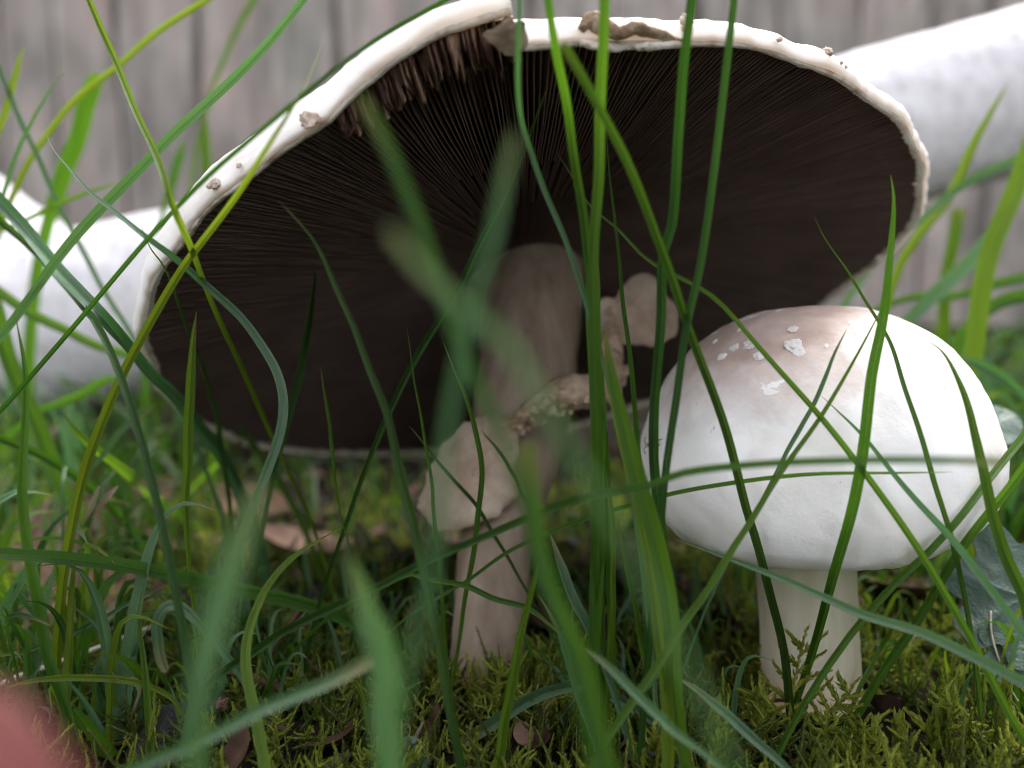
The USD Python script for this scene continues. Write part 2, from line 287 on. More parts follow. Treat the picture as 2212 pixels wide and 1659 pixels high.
def log_mesh(path, radii, sides, seed, jit=.09):
    p = spline(np.asarray(path, float), 70); r = np.interp(np.linspace(0, 1, 70), np.linspace(0, 1, len(radii)), radii)
    v, f = tube(p, r, sides, True, jit, seed)
    n = len(p); s = np.concatenate([[0], np.cumsum(np.linalg.norm(np.diff(p, axis=0), axis=1))])
    # seam: duplicate the first column so that the bark pattern wraps round
    g = v[:n * sides].reshape(n, sides, 3); g = np.concatenate([g, g[:, :1]], 1)
    uv = np.stack([np.broadcast_to(np.linspace(0, 2 * math.pi * r.mean(), sides + 1)[None] * .8, (n, sides + 1)), np.broadcast_to(s[:, None], (n, sides + 1))], -1).reshape(-1, 2)
    return (g.reshape(-1, 3), tri(grid_faces(n, sides + 1))), uv, p, r
log = thing('birch_log', 'pale birch log lying aslant behind the mushrooms, rising to the right', 'log')
lp = [P(-620, 830, 28), P(-60, 745, 26.5), P(420, 640, 26), P(1000, 510, 25.2), P(1700, 338, 24.4), P(2240, 190, 23.4), P(2800, 60, 22.7)]
(lm, luv, lpath, lr) = log_mesh(lp, [2.95, 2.85, 2.7, 2.5, 2.3, 2.2, 2.1], 40, 5, .05)
obj('bark', lm, MAT['birch'], log, uv=luv)
for e in (0, -1):
    t = unit(lpath[1] - lpath[0]) if e == 0 else unit(lpath[-1] - lpath[-2])
    obj('cut_end', tube([lpath[e] - t * .4, lpath[e] + t * .06 * (-1 if e == 0 else 1)], [lr[e] * .97] * 2, 28, True, .06, 5), MAT['flesh'], log, smooth=40)
br = thing('birch_branch', 'short pale branch stub behind the log at the left edge of the picture', 'branch')
(bm, buv, bp_, br_) = log_mesh([P(260, 690, 30.5), P(40, 500, 30.5), P(-160, 330, 30.5), P(-420, 120, 30.5)], [2.0, 1.7, 1.5, 1.4], 28, 8)
bm = (bm[0] + np.array([0, 0, -.8]), bm[1]); obj('bark', bm, MAT['birch'], br, uv=buv)
obj('cut_end', tube([bp_[-1] - [0, 0, .8], bp_[-1] + (bp_[-1] - bp_[-2]) * .02 - [0, 0, .8]], [2.3, 2.25], 20), MAT['flesh'], br, smooth=40)

# ---------------------------------------------------------------- the big mushroom
D0 = 12.0
BC = EYE + to_world(np.array([.0315, .0700, 1.0]) * D0)
BN = unit(to_world(np.array([-.2172, .9058, .3638])))
B2 = unit(-CF - BN * np.dot(-CF, BN))                 # in the rim's plane, towards the viewer
B1 = np.cross(B2, BN); B1 = B1 if B1 @ CR > 0 else -B1
BR = .4358 * D0
def on_disc(x, y):
    r = ray(x, y); t = ((BC - EYE) @ BN) / (r @ BN); X = EYE + r * t - BC
    return t, math.hypot(X @ B1, X @ B2), math.atan2(X @ B2, X @ B1)
PH = 1 / 1.8517
rim_px = [(545,1370),(580,1200),(640,1060),(760,900),(900,740),(1050,640),(1300,480),(1540,340),(1800,262),(2060,205),(2330,190),(2700,170),(3000,180),(3300,260),(3500,380),(3640,520),(3710,680),(3715,830),(3620,980),(3525,1044),(3290,1215),(1400,1825),(1000,1790),(750,1680),(600,1480)]
ra = sorted([(on_disc(a * PH, b * PH)[2], on_disc(a * PH, b * PH)[1] / BR) for a, b in rim_px])
rt, rv = np.array([a for a, _ in ra]), np.clip([b for _, b in ra], .96, 1.03)
def rim_r(th):
    th = (np.asarray(th) + math.pi) % (2 * math.pi) - math.pi
    T = np.concatenate([rt - 2 * math.pi, rt, rt + 2 * math.pi]); V = np.concatenate([rv] * 3)
    return BR * sum(np.interp(th + o, T, V) for o in (-.09, -.045, 0, .045, .09)) / 5 * (1 + .006 * np.sin(th * 17 + 1) * np.sin(th * 7))
TH_S = on_disc(2095 * PH, 190 * PH)[2]                # where the margin is split
TH_A = on_disc(1330 * PH, 465 * PH)[2]
SGN = 1 if (TH_A - TH_S) % (2 * math.pi) < math.pi else -1
SPAN = abs((TH_A - TH_S + math.pi) % (2 * math.pi) - math.pi)
def flap(th, s):
    """(along the axis, outwards) displacement in cm of the lifted, torn part of the margin; s = radius / rim radius"""
    a = ((np.asarray(th) - TH_S) * SGN) % (2 * math.pi)
    k = np.where(a < SPAN, np.clip(1 - a / SPAN, 0, 1) ** .7, 0)
    w = np.clip((s - .74) / .26, 0, 1.1) ** 1.5
    b_ = ((TH_S - np.asarray(th)) * SGN) % (2 * math.pi)
    k2 = np.where(b_ < .5, np.clip(1 - b_ / .5, 0, 1) ** 1.5, 0)
    return (.46 * k + .12 * k2) * w, .12 * k * w
def cap_point(th, s, h):
    th, s, h = np.broadcast_arrays(np.asarray(th, float), np.asarray(s, float), np.asarray(h, float))
    dn, do = flap(th, s)
    r = rim_r(th) * s + do
    return BC + (np.cos(th) * r)[..., None] * B1 + (np.sin(th) * r)[..., None] * B2 + (h + dn)[..., None] * BN
def gill_h(s):                                        # height of the gills' free edge over the rim plane
    return .95 * (1 - np.asarray(s)) ** .8 * (1 - .15 * np.asarray(s))
def thick(th):                                        # margin thickness, more at the left
    return 1.0 + .5 * np.clip(-np.cos(np.asarray(th)), -.3, 1)
big = thing('large_mushroom', 'large tilted mushroom with a white cap and dark brown gills facing us', 'mushroom')
NT = 360
th = TH_S + SGN * np.linspace(1e-4, 2 * math.pi - 1e-4, NT)
prof = [(.972, .10), (.984, .03), (.996, .0), (1.002, .03), (1.005, .09), (1.004, .17), (.996, .27), (.980, .38), (.952, .51), (.91, .66), (.84, .88), (.74, 1.16), (.60, 1.50), (.44, 1.80), (.27, 2.0), (.12, 2.10), (.0, 2.13)]
ps, phh = np.array([a for a, _ in prof]), np.array([b for _, b in prof])
T2, S2 = np.meshgrid(th, ps, indexing='ij'); H2 = np.broadcast_to(phh, T2.shape) * np.where(S2 > .5, thick(T2), 1 + .35 * 0 * T2)
H2 = np.where(S2 > .5, np.broadcast_to(phh, T2.shape) * (1 + (thick(T2) - 1) * np.clip((S2 - .5) / .4, 0, 1)), np.broadcast_to(phh, T2.shape))
fk = np.clip(1 - (((T2 - TH_S) * SGN) % (2 * math.pi)) / SPAN, 0, 1) * np.clip((S2 - .7) / .3, 0, 1)
H2 = H2 * (1 - .45 * fk)                              # the lifted flap is thin
V = cap_point(T2, S2 * (1 + (meshkit.fbm(np.stack([np.cos(T2) * 45, np.sin(T2) * 45, S2 * 9], -1), 3, 61) - .5) * .012 * np.clip((S2 - .95) / .05, 0, 1)), H2)
nz = (meshkit.fbm(V * 1.3, 4, 2) - .5)[..., None] * .10 + (meshkit.fbm(V * 6, 3, 4) - .5)[..., None] * .03
V = V + BN * nz * np.clip((1.02 - S2) * 8 + .35, 0, 1)[..., None]
V = V + (meshkit.fbm(V * 9, 3, 14) - .5)[..., None] * .05 * np.exp(-((S2 - 1.0) / .02) ** 2)[..., None] * BN
fq = grid_faces(NT, len(prof))
cap = obj('cap', (V.reshape(-1, 3), tri(fq) if SGN > 0 else tri(fq)[:, ::-1]), MAT['cap'], big)
# pale brown margin edge, rough, just inside the rim
lipS, lipH = np.array([.955, .972, .985, .993, .990]), np.array([.30, .08, -.015, .0, .06])
Tl, Sl = np.meshgrid(th, lipS, indexing='ij'); Vl = cap_point(Tl, Sl, np.broadcast_to(lipH, Tl.shape))
Vl = Vl + (meshkit.fbm(Vl * 7, 3, 6) - .5)[..., None] * .07 * BN
obj('margin', (Vl.reshape(-1, 3), tri(grid_faces(NT, 5))), MAT['capedge'], cap)
# flesh under the cap that carries the gills
us = np.linspace(.99, .08, 14); Tu, Su = np.meshgrid(th, us, indexing='ij')
Vu = cap_point(Tu, Su, gill_h(Su) + np.clip((1 - Su) * 6, .0, 1) * .42 + .1)
obj('flesh', (Vu.reshape(-1, 3), tri(grid_faces(NT, 14))), MAT['gill'], cap)
# torn section walls at the split
for e, nm in ((0, 'torn_edge'), (-1, 'torn_edge')):
    t = th[e]; ss = np.linspace(.80, 1.01, 9)
    top = cap_point(t, ss, np.interp(ss, ps[::-1][:15], phh[::-1][:15]) - .02); bot = cap_point(t, ss, gill_h(ss) + np.clip((1 - ss) * 6, 0, 1) * .35 + .08)
    bot = bot + rng.normal(0, .03, bot.shape)
    off = B1 * (.02 * (1 if e == 0 else -1))
    v = np.vstack([top, bot, top + off, bot + off]); q = grid_faces(2, 9)
    obj(nm, (v, tri(np.vstack([q, q[:, ::-1] + 18]))), MAT['flesh'], cap, smooth=False)
# gills: each a thin blade, full ones and short ones between
NG = 620
gth = th[0] + SGN * (np.arange(NG) + .5) / NG * (2 * math.pi - 2e-4)
order = np.argsort(-(np.sin(gth)))                    # nearest first
solo = set(order[:300].tolist()); rest_v, rest_f, cnt = [], [], 0
for i, t in enumerate(gth):
    r0 = .13 if i % 2 == 0 else (.60 if i % 4 == 1 else .42)
    a = ((t - TH_S) * SGN) % (2 * math.pi)
    torn = a < SPAN * 1.03
    s = np.linspace(r0, .985, 11)
    wob = rng.normal(0, .0012) + .003 * np.sin(s * 9 + i * .7)
    dep = np.interp(s, [r0, r0 + .06, .8, .985], [.05, .24, .22, .07]) * (1 + rng.normal(0, .04))
    edge = gill_h(s)
    if torn:
        cut = .93 - .12 * (1 - a / SPAN) + rng.normal(0, .02)     # the outer ends are broken off
        edge = edge + np.where(s > cut, .10 + rng.normal(0, .02), 0); dep = np.maximum(dep - np.where(s > cut, .28, 0), .04)
    wd = .031 * np.interp(s, [.1, 1], [.4, 1.0])
    lo = cap_point(t + wob, s, edge + rng.normal(0, .008, 11))
    tang = -np.sin(t) * B1 + np.cos(t) * B2
    up = cap_point(t + wob * .4, s, edge + dep)
    v = np.vstack([lo + tang * wd[:, None] * .25, lo - tang * wd[:, None] * .25, up + tang * wd[:, None], up - tang * wd[:, None]])
    n = 11; j = np.arange(n - 1)
    q = np.vstack([np.stack([j + x0, j + 1 + x0, j + 1 + x1, j + x1], 1) for x0, x1 in ((0, 2 * n), (3 * n, n), (n, 0))])
    f = tri(q)
    if i in solo: obj('gill', (v, f), MAT['gill'], cap, smooth=False)
    else: rest_v.append(v); rest_f.append(f + cnt); cnt += len(v)
tag(obj('gills', (np.vstack(rest_v), np.vstack(rest_f)), MAT['gill'], cap, smooth=False), kind='stuff')
# broken gill stubs hanging under the lifted margin
for i in range(84):
    a = SPAN * (i + .5) / 84; t = TH_S + SGN * (a + rng.normal(0, .004)); s0 = .985 - rng.uniform(.0, .012); s1 = s0 - rng.uniform(.05, .11) * (1 - .5 * a / SPAN)
    s = np.linspace(s1, s0, 5); d = .25 + rng.uniform(-.12, .14) * (1 - .5 * a / SPAN)
    up = cap_point(t, s, gill_h(s) + .07); lo = cap_point(t + rng.normal(0, .006), s, gill_h(s) + .05 - d * np.array([.2, .8, 1, .7, .15]) * rng.uniform(.6, 1.2, 5))
    tang = -np.sin(t) * B1 + np.cos(t) * B2
    v = np.vstack([up + tang * .022, lo + tang * .008, up - tang * .022, lo - tang * .008]); q = grid_faces(2, 5)
    obj('torn_gill', (v, tri(np.vstack([q, q[:, ::-1] + 10]))), MAT['torn'], cap, smooth=False)

def lump(c, size, normal, seed, flat=.6, sub=3):
    m = trimesh.creation.icosphere(sub, 1.0); v = np.array(m.vertices)
    v = v * (1 + 1.7 * (meshkit.fbm(v * 1.9 + seed * 3.1, 4, seed) - .5))[:, None]
    n = unit(normal); a = unit(np.cross(n, [.3, 1, .2])); b = np.cross(n, a)
    return c + size * (v[:, :1] * a + v[:, 1:2] * b + flat * v[:, 2:] * n), np.array(m.faces)
def on_wall(x, y):
    """point of the cap's outer wall seen at a pixel of the photograph"""
    r = ray(x * PH, y * PH); vv = V.reshape(-1, 3) - EYE
    d = np.linalg.norm(vv / (vv @ CF)[:, None] - r, axis=1) + .02 * np.maximum(vv @ CF - 10, 0)
    near_ = np.where(d < max(.010, d.min() * 1.3))[0]; k = near_[np.argmin((vv @ CF)[near_])]
    return (EYE + r * (vv[k] @ CF) if d.min() < .005 else EYE + vv[k]), vv[k] @ CF
for k, (x, y, s, fl) in enumerate([(1240, 480, .075, .55), (1225, 470, .05, .8), (862, 735, .05, .5), (840, 742, .03, .6), (955, 662, .025, .6), (3325, 178, .05, .7), (3118, 158, .028, .6), (3442, 225, .022, .6), (3420, 215, .018, .7), (2758, 38, .055, 1.1), (2745, 85, .05, .9), (2768, 62, .035, .9), (2740, 112, .03, .7)]):
    c, d = on_wall(x, y)
    obj('scale_flake', lump(c - ray(x * PH, y * PH) * .012, s, -CF + .4 * BN, 20 + k, fl * .7), MAT['scale'], cap)
# crusty veil left on the margin right of the split
pts, pn = [], []
for x, y, w in [(2325, 118, .03), (2345, 90, .05), (2372, 82, .07), (2400, 100, .06), (2430, 112, .05), (2480, 112, .045), (2530, 114, .045), (2580, 122, .04), (2630, 138, .035), (2690, 158, .025), (2730, 166, .015)]:
    c, d = on_wall(x, y); pts.append(c - ray(x * PH, y * PH) * .03); pn.append(w * 1.15)
pp = spline(pts, 60); rr = np.interp(np.linspace(0, 1, 60), np.linspace(0, 1, len(pn)), pn)
v, f = tube(pp, rr, 14); v = v + (meshkit.fbm(v * 9, 4, 77) - .5)[:, None] * .12 * unit(np.array([.2, -1, .4]))
obj('veil_remnant', (v, f), MAT['crumb'], cap)
pts = [on_wall(x, y)[0] - ray(x * PH, y * PH) * .03 for x, y in [(2320, 168), (2400, 184), (2500, 188), (2600, 186), (2720, 178)]]
v, f = tube(spline(pts, 60), .035, 10); v = v + (meshkit.fbm(v * 12, 4, 78) - .5)[:, None] * .10 * unit(np.array([.1, -.4, -1]))
obj('veil_fringe', (v, f), MAT['capedge'], cap)
# stem
sp = [P(1050, 1500, 10.1) + [0, 0, -.75], P(1056, 1380, 10.25), P(1072, 1190, 10.6), P(1105, 1020, 10.95), P(1128, 900, 11.2), P(1140, 760, 11.55), P(1148, 640, 11.95), BC + BN * .75, BC + BN * 1.2]
sr = [.50, .46, .44, .47, .56, .64, .68, .74, .95]
path = spline(sp, 60); rr = np.interp(np.linspace(0, 1, 60), np.linspace(0, 1, 9), sr)
v, f = tube(path, rr, 44, True, .07, 11)
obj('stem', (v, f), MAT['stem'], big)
# torn ring
RX = to_world(unit(np.array([.82, .57, .02]))); RN = to_world(unit(np.array([-.52, .74, .42]))); RN = unit(RN - RX * (RN @ RX)); RF = np.cross(RX, RN); RF = RF if RF @ CF < 0 else -RF
RC = P(1136, 868, 11.22)
def sheet(outline, thick_, bulge, seed, rough=.06, nr=14, na=96):
    """a torn, lumpy flap with a given outline (pixel, pixel, depth), bulging towards the viewer"""
    o = spline(np.array([P(*p) for p in outline + outline[:1]]), na + 1)[:-1]
    o = o + (meshkit.fbm(o * 5, 3, seed) - .5)[:, None] * rough * 3 * unit(o - o.mean(0))
    cen = o.mean(0); q = np.linspace(0.02, 1, nr)
    g = cen + (o[None] - cen) * q[:, None, None]
    to = -unit(cen - EYE)
    g = g + to * (bulge * (1 - q ** 2))[:, None, None] + to * ((meshkit.fbm(g * 2.2, 4, seed) - .5) * rough * 3)[..., None]
    tk = thick_ * np.where(q > .97, .3, 1) * (1 + 0 * q)
    back = g - to * tk[:, None, None] + to * ((meshkit.fbm(g * 4, 3, seed + 1) - .5) * rough)[..., None]
    band = np.concatenate([g, back[::-1]], 0)
    return band.reshape(-1, 3), tri(grid_faces(2 * nr, na, True))
ring = obj('ring', sheet([(905, 1092, 10.55), (930, 1015, 10.5), (965, 955, 10.5), (1030, 905, 10.45), (1095, 893, 10.4), (1122, 915, 10.35), (1120, 1000, 10.25), (1112, 1082, 10.2), (1045, 1120, 10.2), (985, 1148, 10.3), (945, 1143, 10.45)], .12, .28, 5), MAT['ring'], big)
tag(ring, 'torn pinkish-tan ring hanging in a loose flap left of the stem')
tp_ = [(1930, 140), (1985, 75), (2045, 58), (2082, 110), (2080, 195), (2040, 225), (1985, 190)]
obj('torn_flesh', sheet([(x * PH, y * PH, on_disc(x * PH, y * PH)[0] * (1.0 if y > 150 else 1.01) - .02) for x, y in tp_], .08, .02, 17, .10), MAT['flesh'], cap)
# curled crumbly collar running to the right, then up behind the grass
cpx = [(1085, 905, 10.35), (1112, 893, 10.25), (1142, 866, 10.2), (1190, 829, 10.15), (1240, 812, 10.2), (1290, 805, 10.4), (1325, 770, 10.7), (1335, 715, 11.0), (1320, 655, 11.3)]
cl = spline(np.array([P(*p) for p in cpx]), 90); ccn = np.linspace(0, 1, 90)
hgt = np.interp(ccn, [0, .2, .45, .6, .8, 1], [.16, .34, .42, .46, .40, .22]); tkn = np.interp(ccn, [0, .15, .5, .8, 1], [.10, .17, .20, .16, .08])
dwn = unit(np.stack([np.interp(ccn, [0, .6, .8, 1], [.1, .1, -.55, -.8]), np.interp(ccn, [0, 1], [.25, .2]), np.interp(ccn, [0, .6, .8, 1], [-1, -1, -.7, -.2])], 1))
secv = []
tg = unit(np.gradient(cl, axis=0)); outw = unit(np.cross(tg, dwn)); outw = np.where((outw @ CF > 0)[:, None], -outw, outw)
for k, (a_, b_) in enumerate([(0, .0), (.12, .8), (.35, 1.0), (.7, .75), (1.0, .35), (1.02, -.1), (.7, -.5), (.3, -.7), (.05, -.5)]):
    secv.append(cl + dwn * (hgt * a_)[:, None] + outw * (tkn * b_)[:, None])
sv = np.stack(secv, 1)
for s_, amp_ in ((4, .13), (11, .09)): sv = sv + outw[:, None] * ((meshkit.fbm(sv * s_, 3, 41 + s_) - .5) * amp_)[..., None] + dwn[:, None] * ((meshkit.fbm(sv * s_, 3, 47 + s_) - .5) * amp_)[..., None]
obj('collar', (sv.reshape(-1, 3), tri(grid_faces(90, 9, True))), MAT['crumb'], ring)
obj('flap', sheet([(1328, 645, 11.35), (1362, 606, 11.5), (1402, 598, 11.55), (1440, 630, 11.6), (1466, 688, 11.55), (1455, 730, 11.45), (1413, 750, 11.35), (1368, 745, 11.3), (1336, 735, 11.25), (1325, 690, 11.3)], .10, .12, 9), MAT['ring'], ring)
obj('flap', sheet([(1290, 650, 11.2), (1320, 640, 11.25), (1338, 690, 11.2), (1342, 750, 11.1), (1328, 782, 11.05), (1300, 800, 11.0), (1285, 740, 11.1)], .10, .06, 12), MAT['flesh'], ring)
for k in range(70):                                    # crumbs stuck along the collar
    i = int(rng.integers(6, 62)); j = int(rng.integers(1, 5))
    obj('crumb', lump(sv[i, j] + outw[i] * .01, rng.uniform(.022, .055), outw[i], 200 + k, .8, 2), MAT['crumb'] if k % 3 else MAT['ring'], ring)

# ---------------------------------------------------------------- the small mushroom
SD = 9.5
SC = P(1751, 981, SD); SR = (1766 - 1388) / FPX * SD * .972
small = thing('small_mushroom', 'smaller white button mushroom with a brown-stained top standing at the right', 'mushroom')
SN = unit(np.array([-.07, .03, 1.0])); S1 = unit(np.cross([0, 1.0, 0], SN)); S2v = np.cross(SN, S1)
cp = [(0, 1.65), (.12, 1.645), (.26, 1.61), (.42, 1.52), (.56, 1.38), (.67, 1.23), (.78, 1.01), (.885, .69), (.95, .41), (.987, .17), (1.0, -.08), (.993, -.33), (.96, -.54), (.90, -.71), (.82, -.82), (.73, -.87), (.63, -.85), (.45, -.75), (.26, -.73), (.2, -.71)]
cc = spline(np.array([[a * SR, b] for a, b in cp]), 72)
NA = 160; A = np.linspace(0, 2 * math.pi, NA, endpoint=False)
R3, A3 = np.meshgrid(np.maximum(cc[:, 0], 0), A, indexing='ij'); Z3 = np.broadcast_to(cc[:, 1][:, None], R3.shape)
asym = 1 + .006 * np.cos(A3 - .4) + .010 * np.cos(2 * A3 + 1) + .008 * np.cos(5 * A3)
Vs = SC + (R3 * asym * np.cos(A3))[..., None] * S1 + (R3 * asym * np.sin(A3))[..., None] * S2v + (Z3 + .05 * np.cos(A3 * 2 + .5) * (R3 / SR) ** 2 * (Z3 < 0) - .03 * np.cos(A3 * 3) * (Z3 < -.6))[..., None] * SN
dn = unit(Vs - SC)
Vs = Vs + dn * ((meshkit.fbm(Vs * 1.1, 4, 31) - .5) * .10 + (meshkit.fbm(Vs * 5.5, 3, 33) - .5) * .025)[..., None]
low = np.clip((-.55 - Z3) / .4, 0, 1) * (R3 > .68 * SR)
Vs = Vs + SN * ((meshkit.fbm(Vs * 6, 3, 34) - .5) * .12 * low)[..., None]
apex = P(1665, 700, SD - .45)
MAT['scap'] = small_cap_material(tuple(np.array(apex) / 100))
scap = obj('cap', (Vs.reshape(-1, 3), tri(grid_faces(72, NA, True))), MAT['scap'], small)
# lifted scraps of skin at the edge of the stain
def s_wall(x, y):
    r = ray(x, y); vv = Vs.reshape(-1, 3) - EYE; dp = vv @ CF
    d = np.linalg.norm(vv / dp[:, None] - r, axis=1) + np.where(dn.reshape(-1, 3) @ r > 0, 1, 0)
    k = np.argmin(d); return EYE + r * dp[k], unit(dn.reshape(-1, 3)[k])
for k, (x, y, s) in enumerate([(1713, 712, .045), (1712, 745, .075), (1722, 758, .06), (1700, 765, .05), (1620, 745, .06), (1585, 752, .05), (1560, 770, .045), (1600, 712, .035), (1545, 738, .03), (1640, 768, .05), (1675, 775, .04)]):
    c, nn = s_wall(x, y)
    obj('skin_scrap', lump(c + nn * .004, s, nn, 300 + k, .16, 3), MAT['cap'], scap)
sb = np.array([0, 0, 0.0]); base = P(1764, 1520, SD); base[2] = -.35; top2 = P(1738, 1225, SD)
spath = spline([base, base + (top2 - base) * .33, base + (top2 - base) * .66, top2, top2 + [0, 0, .75]], 40)
v, f = tube(spath, np.interp(np.linspace(0, 1, 40), [0, .2, .5, .8, 1], [.55, .54, .53, .535, .60]), 44, True, .05, 21)
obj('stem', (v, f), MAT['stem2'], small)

# ---------------------------------------------------------------- a midge on the small cap
midge = thing('midge', 'tiny dark long-legged midge sitting on the left side of the small white cap', 'insect')
mc, mn = s_wall(1424, 962)
obj('body', lump(mc + mn * .06, .052, mn, 400, .55, 2), MAT['fly'], midge)
obj('head', lump(mc + mn * .07 + [0, 0, .075], .026, mn, 401, .9, 2), MAT['fly'], midge)
for k in range(6):
    sgn = 1 if k % 2 else -1; a = CR * sgn * .09 + np.array([0, 0, (k // 2 - 1) * .055])
    obj('leg', tube(spline([mc + mn * .06, mc + mn * .11 + a * .6, mc + a * 1.6 + mn * .0], 7), .0045, 5), MAT['fly'], midge)

# ---------------------------------------------------------------- long grass blades
def clear_depth(x, y, d):
    t, r, _ = on_disc(x, y)
    if t > 0 and r < BR * 1.10: d = min(d, t * (1 if r < BR else .985) - .35)
    r_ = ray(x, y); sc = np.array([1 / (SR + .06), 1 / (SR + .06), 1 / 1.82]); o, q = (EYE - SC) * sc, r_ * sc
    b, c = o @ q, o @ o - 1; disc = b * b - (q @ q) * c
    if disc > 0: d = min(d, (-b - math.sqrt(disc)) / (q @ q) - .08)
    return d

def ribbon(p3, w, face, twist=0.0, fold=.35, curl=0.0):
    """blade along p3 (root to tip) with widths w, its face turned towards FACE, folded along the midrib"""
    n = len(p3); t = unit(np.gradient(p3, axis=0))
    f0 = unit(face - t * np.sum(t * face, 1, keepdims=True)); side = np.cross(t, f0)
    a = np.linspace(-.5, .5, n) * twist + curl
    sd = side * np.cos(a)[:, None] + f0 * np.sin(a)[:, None]; nm = np.cross(sd, t)
    cols = np.array([-1, -.66, -.33, -.004, .004, .33, .66, 1])
    g = np.stack([p3 + sd * (w * c / 2)[:, None] + nm * (w * (fold * (abs(c) - .5) * .5 + .05 * math.sin(abs(c) * 3.1)))[:, None] for c in cols], 1)
    L = np.concatenate([[0], np.cumsum(np.linalg.norm(np.diff(p3, axis=0), axis=1))])
    uv = np.stack([np.broadcast_to((cols + 1) / 2, (n, 8)), np.broadcast_to(L[:, None] - L[-1], (n, 8))], -1)
    q = grid_faces(n, 8); q = q[q[:, 0] % 8 != 3]     # left and right half meet in a crease at the midrib
    return g.reshape(-1, 3), tri(q), uv.reshape(-1, 2)

GROUP = 'long grass blades round the mushrooms'
bseed = [0]
def blade(mat, width, d_root, d_tip, pts, label, behind=False, shape='blade', twist=None, fold=None, parent=None, name='blade_of_grass', cat='grass blade', face_tilt=None, d_mid=None):
    """pts run from the root to the tip in picture units; d_root None = where that pixel meets the ground"""
    bseed[0] += 1; r = np.random.default_rng(500 + bseed[0])
    pts = [tuple(map(float, p)) for p in pts]
    x, y = pts[-1]; x0, y0 = pts[-2]
    out_tip = x < 4 or x > 2208 or y < 4
    if out_tip:
        L = math.hypot(x - x0, y - y0); k = 330 / max(L, 1)
        pts.append((x + (x - x0) * k * .5, y + (y - y0) * k * .5 + 0)); pts.append((x + (x - x0) * k + 15, y + (y - y0) * k + 30))
    q = spline(pts, 48)
    s = np.linspace(0, 1, 48)
    dr = d_root if d_root else min(ground_depth(*pts[0]), 60)
    d = dr + (d_tip - dr) * s if d_mid is None else np.interp(s, [0, .5, 1], [dr, d_mid, d_tip])
    if not behind:
        lim = np.array([clear_depth(a, b, c) for (a, b), c in zip(q, d)])
        dd = np.minimum.accumulate(lim[::-1])[::-1] if False else lim
        ker = np.exp(-np.linspace(-2, 2, 9) ** 2); ker /= ker.sum()
        for _ in range(3):
            dd = np.minimum(np.convolve(np.pad(dd, 4, mode='edge'), ker, 'valid'), lim)
        ker = np.exp(-np.linspace(-2, 2, 17) ** 2); ker /= ker.sum()
        for _ in range(3): dd = np.minimum(np.convolve(np.pad(dd, 8, mode='reflect', reflect_type='odd'), ker, 'valid'), lim + .12)
        d = np.convolve(np.pad(dd, 8, mode='reflect', reflect_type='odd'), ker, 'valid')
        d = d - max(0.0, float((d - lim).max()))          # the whole blade comes forward until it clears the caps
    p3 = np.array([P(a, b, c) for (a, b), c in zip(q, d)])
    ppc = FPX / d
    if shape == 'blade':
        wp = np.interp(s, [0, .12, .4, .7, .88, .96, 1], [.62, .75, 1, .92, .55, .25, .03])
    elif shape == 'cut':
        wp = np.interp(s, [0, .3, .9, .985, 1], [.8, 1, 1, .8, .35])
    elif shape == 'taper':
        wp = np.interp(s, [0, .2, .5, .8, 1], [1, 1, .82, .5, .03])
    elif shape == 'spear':
        wp = np.interp(s, [0, .25, .5, .75, .93, 1], [.35, .7, 1, .9, .4, .03])
    else:
        wp = np.ones(48)
    w = .88 * width * wp / ppc
    # carry the root down into the soil
    if p3[0][2] > -.1:
        t = unit(p3[0] - p3[3]); t[2] = min(t[2], -.45); t = unit(t + [0, .12, 0]); ext = []
        p = p3[0].copy()
        while p[2] > -.35 and len(ext) < 40:
            p = p + t * .35; t = unit(t + [0, 0, -.12]); ext.append(p.copy())
        ext = np.array(ext[::-1]); p3 = np.vstack([ext, p3]); w = np.concatenate([np.full(len(ext), w[0]), w])
    p3 = p3 + (meshkit.noise(np.stack([np.arange(len(p3)) * .16, np.full(len(p3), bseed[0] * 3.3), np.zeros(len(p3))], -1), 5) - .5)[:, None] * .02 * CR
    face = -unit(p3 - EYE) + (face_tilt if face_tilt is not None else (r.uniform(-.35, .35) * CR + r.uniform(-.1, .45) * np.array([0, 0, 1.0])))
    w = w * (1.0 + .03 * r.normal(size=len(w)).cumsum() / 6)
    v, f, uv = ribbon(p3, w, face, r.uniform(-.7, .7) if twist is None else twist, r.uniform(.35, 1.0) if fold is None else fold)
    o = obj(name, (v, f), MAT[mat], parent, uv=uv)
    if parent is None: tag(o, label, cat, GROUP if cat == 'grass blade' else None, kind='thing')
    return o

B = blade
# in front of the left side
B('p', 25, 9.6, 7.4, [(-200, 935), (0, 728), (116, 567), (205, 462), (290, 375), (370, 292), (470, 202), (565, 108), (656, 0)], 'broad pale-edged green grass blade slanting from the left edge up to the top edge', fold=.9)
B('y', 18, 11.2, 9.0, [(620, 1010), (574, 909), (530, 810), (490, 725), (452, 640), (417, 547), (400, 506), (372, 441), (342, 345), (297, 246), (256, 144), (222, 68), (193, 0)], 'long yellow-green grass blade running from the top left down across the gills')
B('y', 24, 9.4, 8.2, [(137, 1250), (160, 1110), (185, 1008), (219, 916), (253, 834), (290, 759), (376, 608), (417, 547), (513, 420), (595, 294), (660, 185), (699, 86)], 'tall sharp grass blade crossing the left rim of the large cap, tip above the rim', fold=.8, shape='taper')
B('d', 12, 9.3, 7.2, [(-30, 915), (0, 889), (85, 793), (191, 670), (321, 516), (444, 386), (554, 290), (660, 202), (756, 126), (860, 58), (965, 0)], 'thin dark grass blade running along the white left edge of the large cap', shape='even')
B('m', 40, 17, 15.5, [(105, 470), (120, 427), (140, 365), (164, 308), (188, 222), (212, 160)], 'wide blurred green grass blade standing upright before the fence at far left', behind=True, shape='cut')
